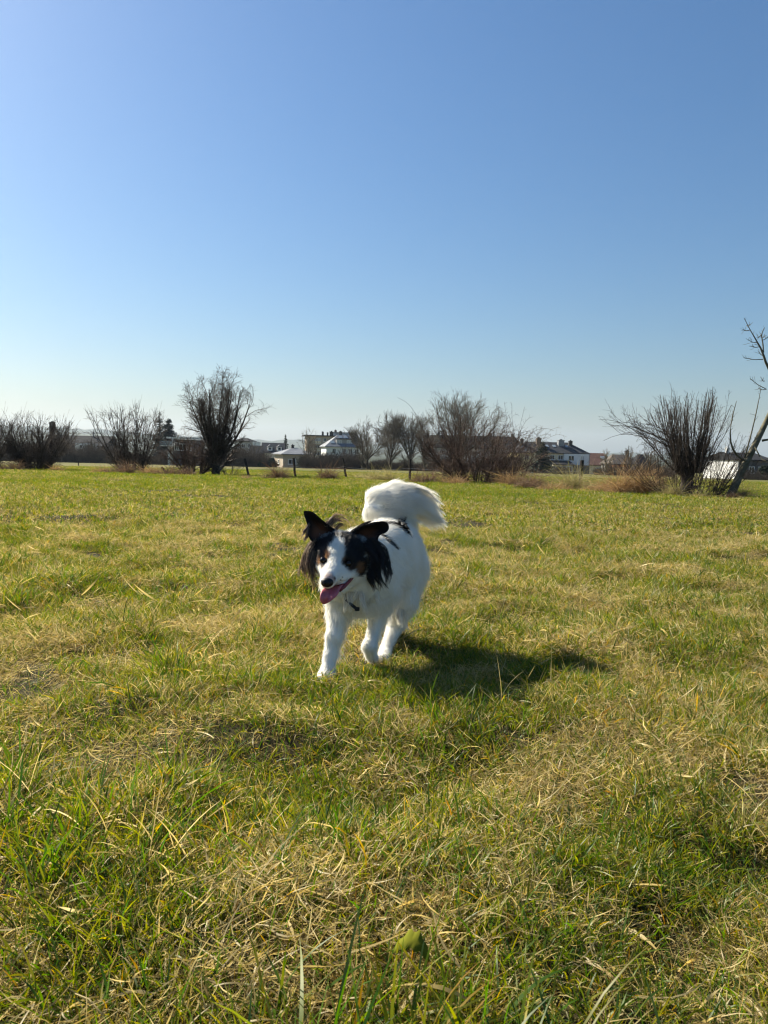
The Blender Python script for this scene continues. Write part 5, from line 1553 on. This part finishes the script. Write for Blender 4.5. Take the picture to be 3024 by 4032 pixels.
locks('ear_fringe', [(1372, 2108, 2.22), (1420, 2072, 2.21), (1480, 2060, 2.215)], [(1380, 2080, 2.225), (1440, 2055, 2.22), (1500, 2050, 2.22)], [(1410, 2070, 2.23), (1475, 2056, 2.23), (1530, 2062, 2.23)], 260, .005, DKB, ear_b, 507, wave=.002)
locks('ear_fringe', [(1400, 2150, 2.19), (1430, 2140, 2.20), (1470, 2120, 2.21)], [(1430, 2170, 2.19), (1460, 2165, 2.19), (1490, 2150, 2.195)], [(1450, 2215, 2.19), (1485, 2205, 2.19), (1500, 2190, 2.195)], 420, .008, DKB + [(.045, .024, .015)], ear_b, 508)
locks('tail_wisps', [(1540, 1905, 2.68), (1600, 1918, 2.70), (1650, 1945, 2.74)], [(1620, 1888, 2.70), (1665, 1915, 2.72), (1700, 1958, 2.76)], [(1702, 1928, 2.74), (1725, 1968, 2.76), (1745, 2010, 2.78)], 700, .008, LK, dog, 520, r=.0004)
locks('tail_wisps', [(1630, 1960, 2.74), (1640, 1990, 2.76), (1640, 2010, 2.76)], [(1690, 1975, 2.77), (1695, 2010, 2.78), (1690, 2025, 2.78)], [(1742, 2035, 2.80), (1756, 2066, 2.80), (1745, 2058, 2.80)], 800, .006, LK, dog, 521, r=.0004, wave=.002)
bt = [S(1572, 2066), S(1590, 2074), S(1606, 2088), S(1614, 2102)]
def px_of(p):
    r = p - CAM; d = r @ fwd
    return (1512 + F_PX * (r @ RT) / d, 2016 - F_PX * (r @ UP) / d, d)
br = [px_of(p) for p in bt]
locks('tail_base_tuft', br, [(a + 2, b_ - 16, d - .012) for a, b_, d in br], [(a + 10, b_ - 26 + 8 * i, d - .006) for i, (a, b_, d) in enumerate(br)], 520, .005, [(.014, .012, .011), (.03, .024, .02)], dog, 522, r=.0005, wave=.001)
# chest ruff, whiskers
locks('chest_ruff', [(1345, 2320, 2.215), (1390, 2330, 2.20), (1440, 2325, 2.22), (1480, 2320, 2.25)], [(1345, 2360, 2.205), (1388, 2372, 2.19), (1440, 2370, 2.21), (1480, 2365, 2.25)], [(1352, 2385, 2.215), (1392, 2402, 2.205), (1440, 2398, 2.225), (1478, 2390, 2.26)], 420, .010, [tuple(WHITE), tuple(WHITE * .9)], dog, 509, wave=.003)
locks('whiskers', [(1300, 2285, 2.06), (1305, 2295, 2.06)], [(1270, 2280, 2.05), (1272, 2290, 2.05)], [(1235, 2290, 2.06), (1245, 2310, 2.06)], 9, .004, [(.7, .68, .62)], dog, 510, r=.0003)
locks('thigh_feathering', [(1548, 2375, 2.545), (1565, 2392, 2.55), (1590, 2400, 2.56)], [(1545, 2410, 2.535), (1562, 2425, 2.535), (1590, 2440, 2.55)], [(1556, 2440, 2.54), (1572, 2455, 2.545), (1598, 2470, 2.56)], 350, .009, [tuple(WHITE), tuple(WHITE * .92)], dog, 511, wave=.002)
# dark harness strap and clip showing under the breast hair
strap_m = noise_mat('harness_webbing', (.010, .010, .011), (.022, .022, .024), 200, .6)
sp = np.array([P(1362, 2362, 2.200), P(1378, 2376, 2.196), P(1392, 2388, 2.194), P(1404, 2397, 2.196)])
v, f = tubes(sp[None] - FO, np.array([[.003, .0045, .005, .0045]]), 6)
hs_ = link('harness_strap', mesh_from('harness_strap', v, f, smooth=True), strap_m, dog)
cl = boxv(-.007, .007, -.004, .004, -.0055, .0055)
co = part('clip', (np.array(cl[0]) @ np.array([RT, fwd, UP]) + P(1406, 2398, 2.190) - FO, cl[1]), strap_m, hs_)
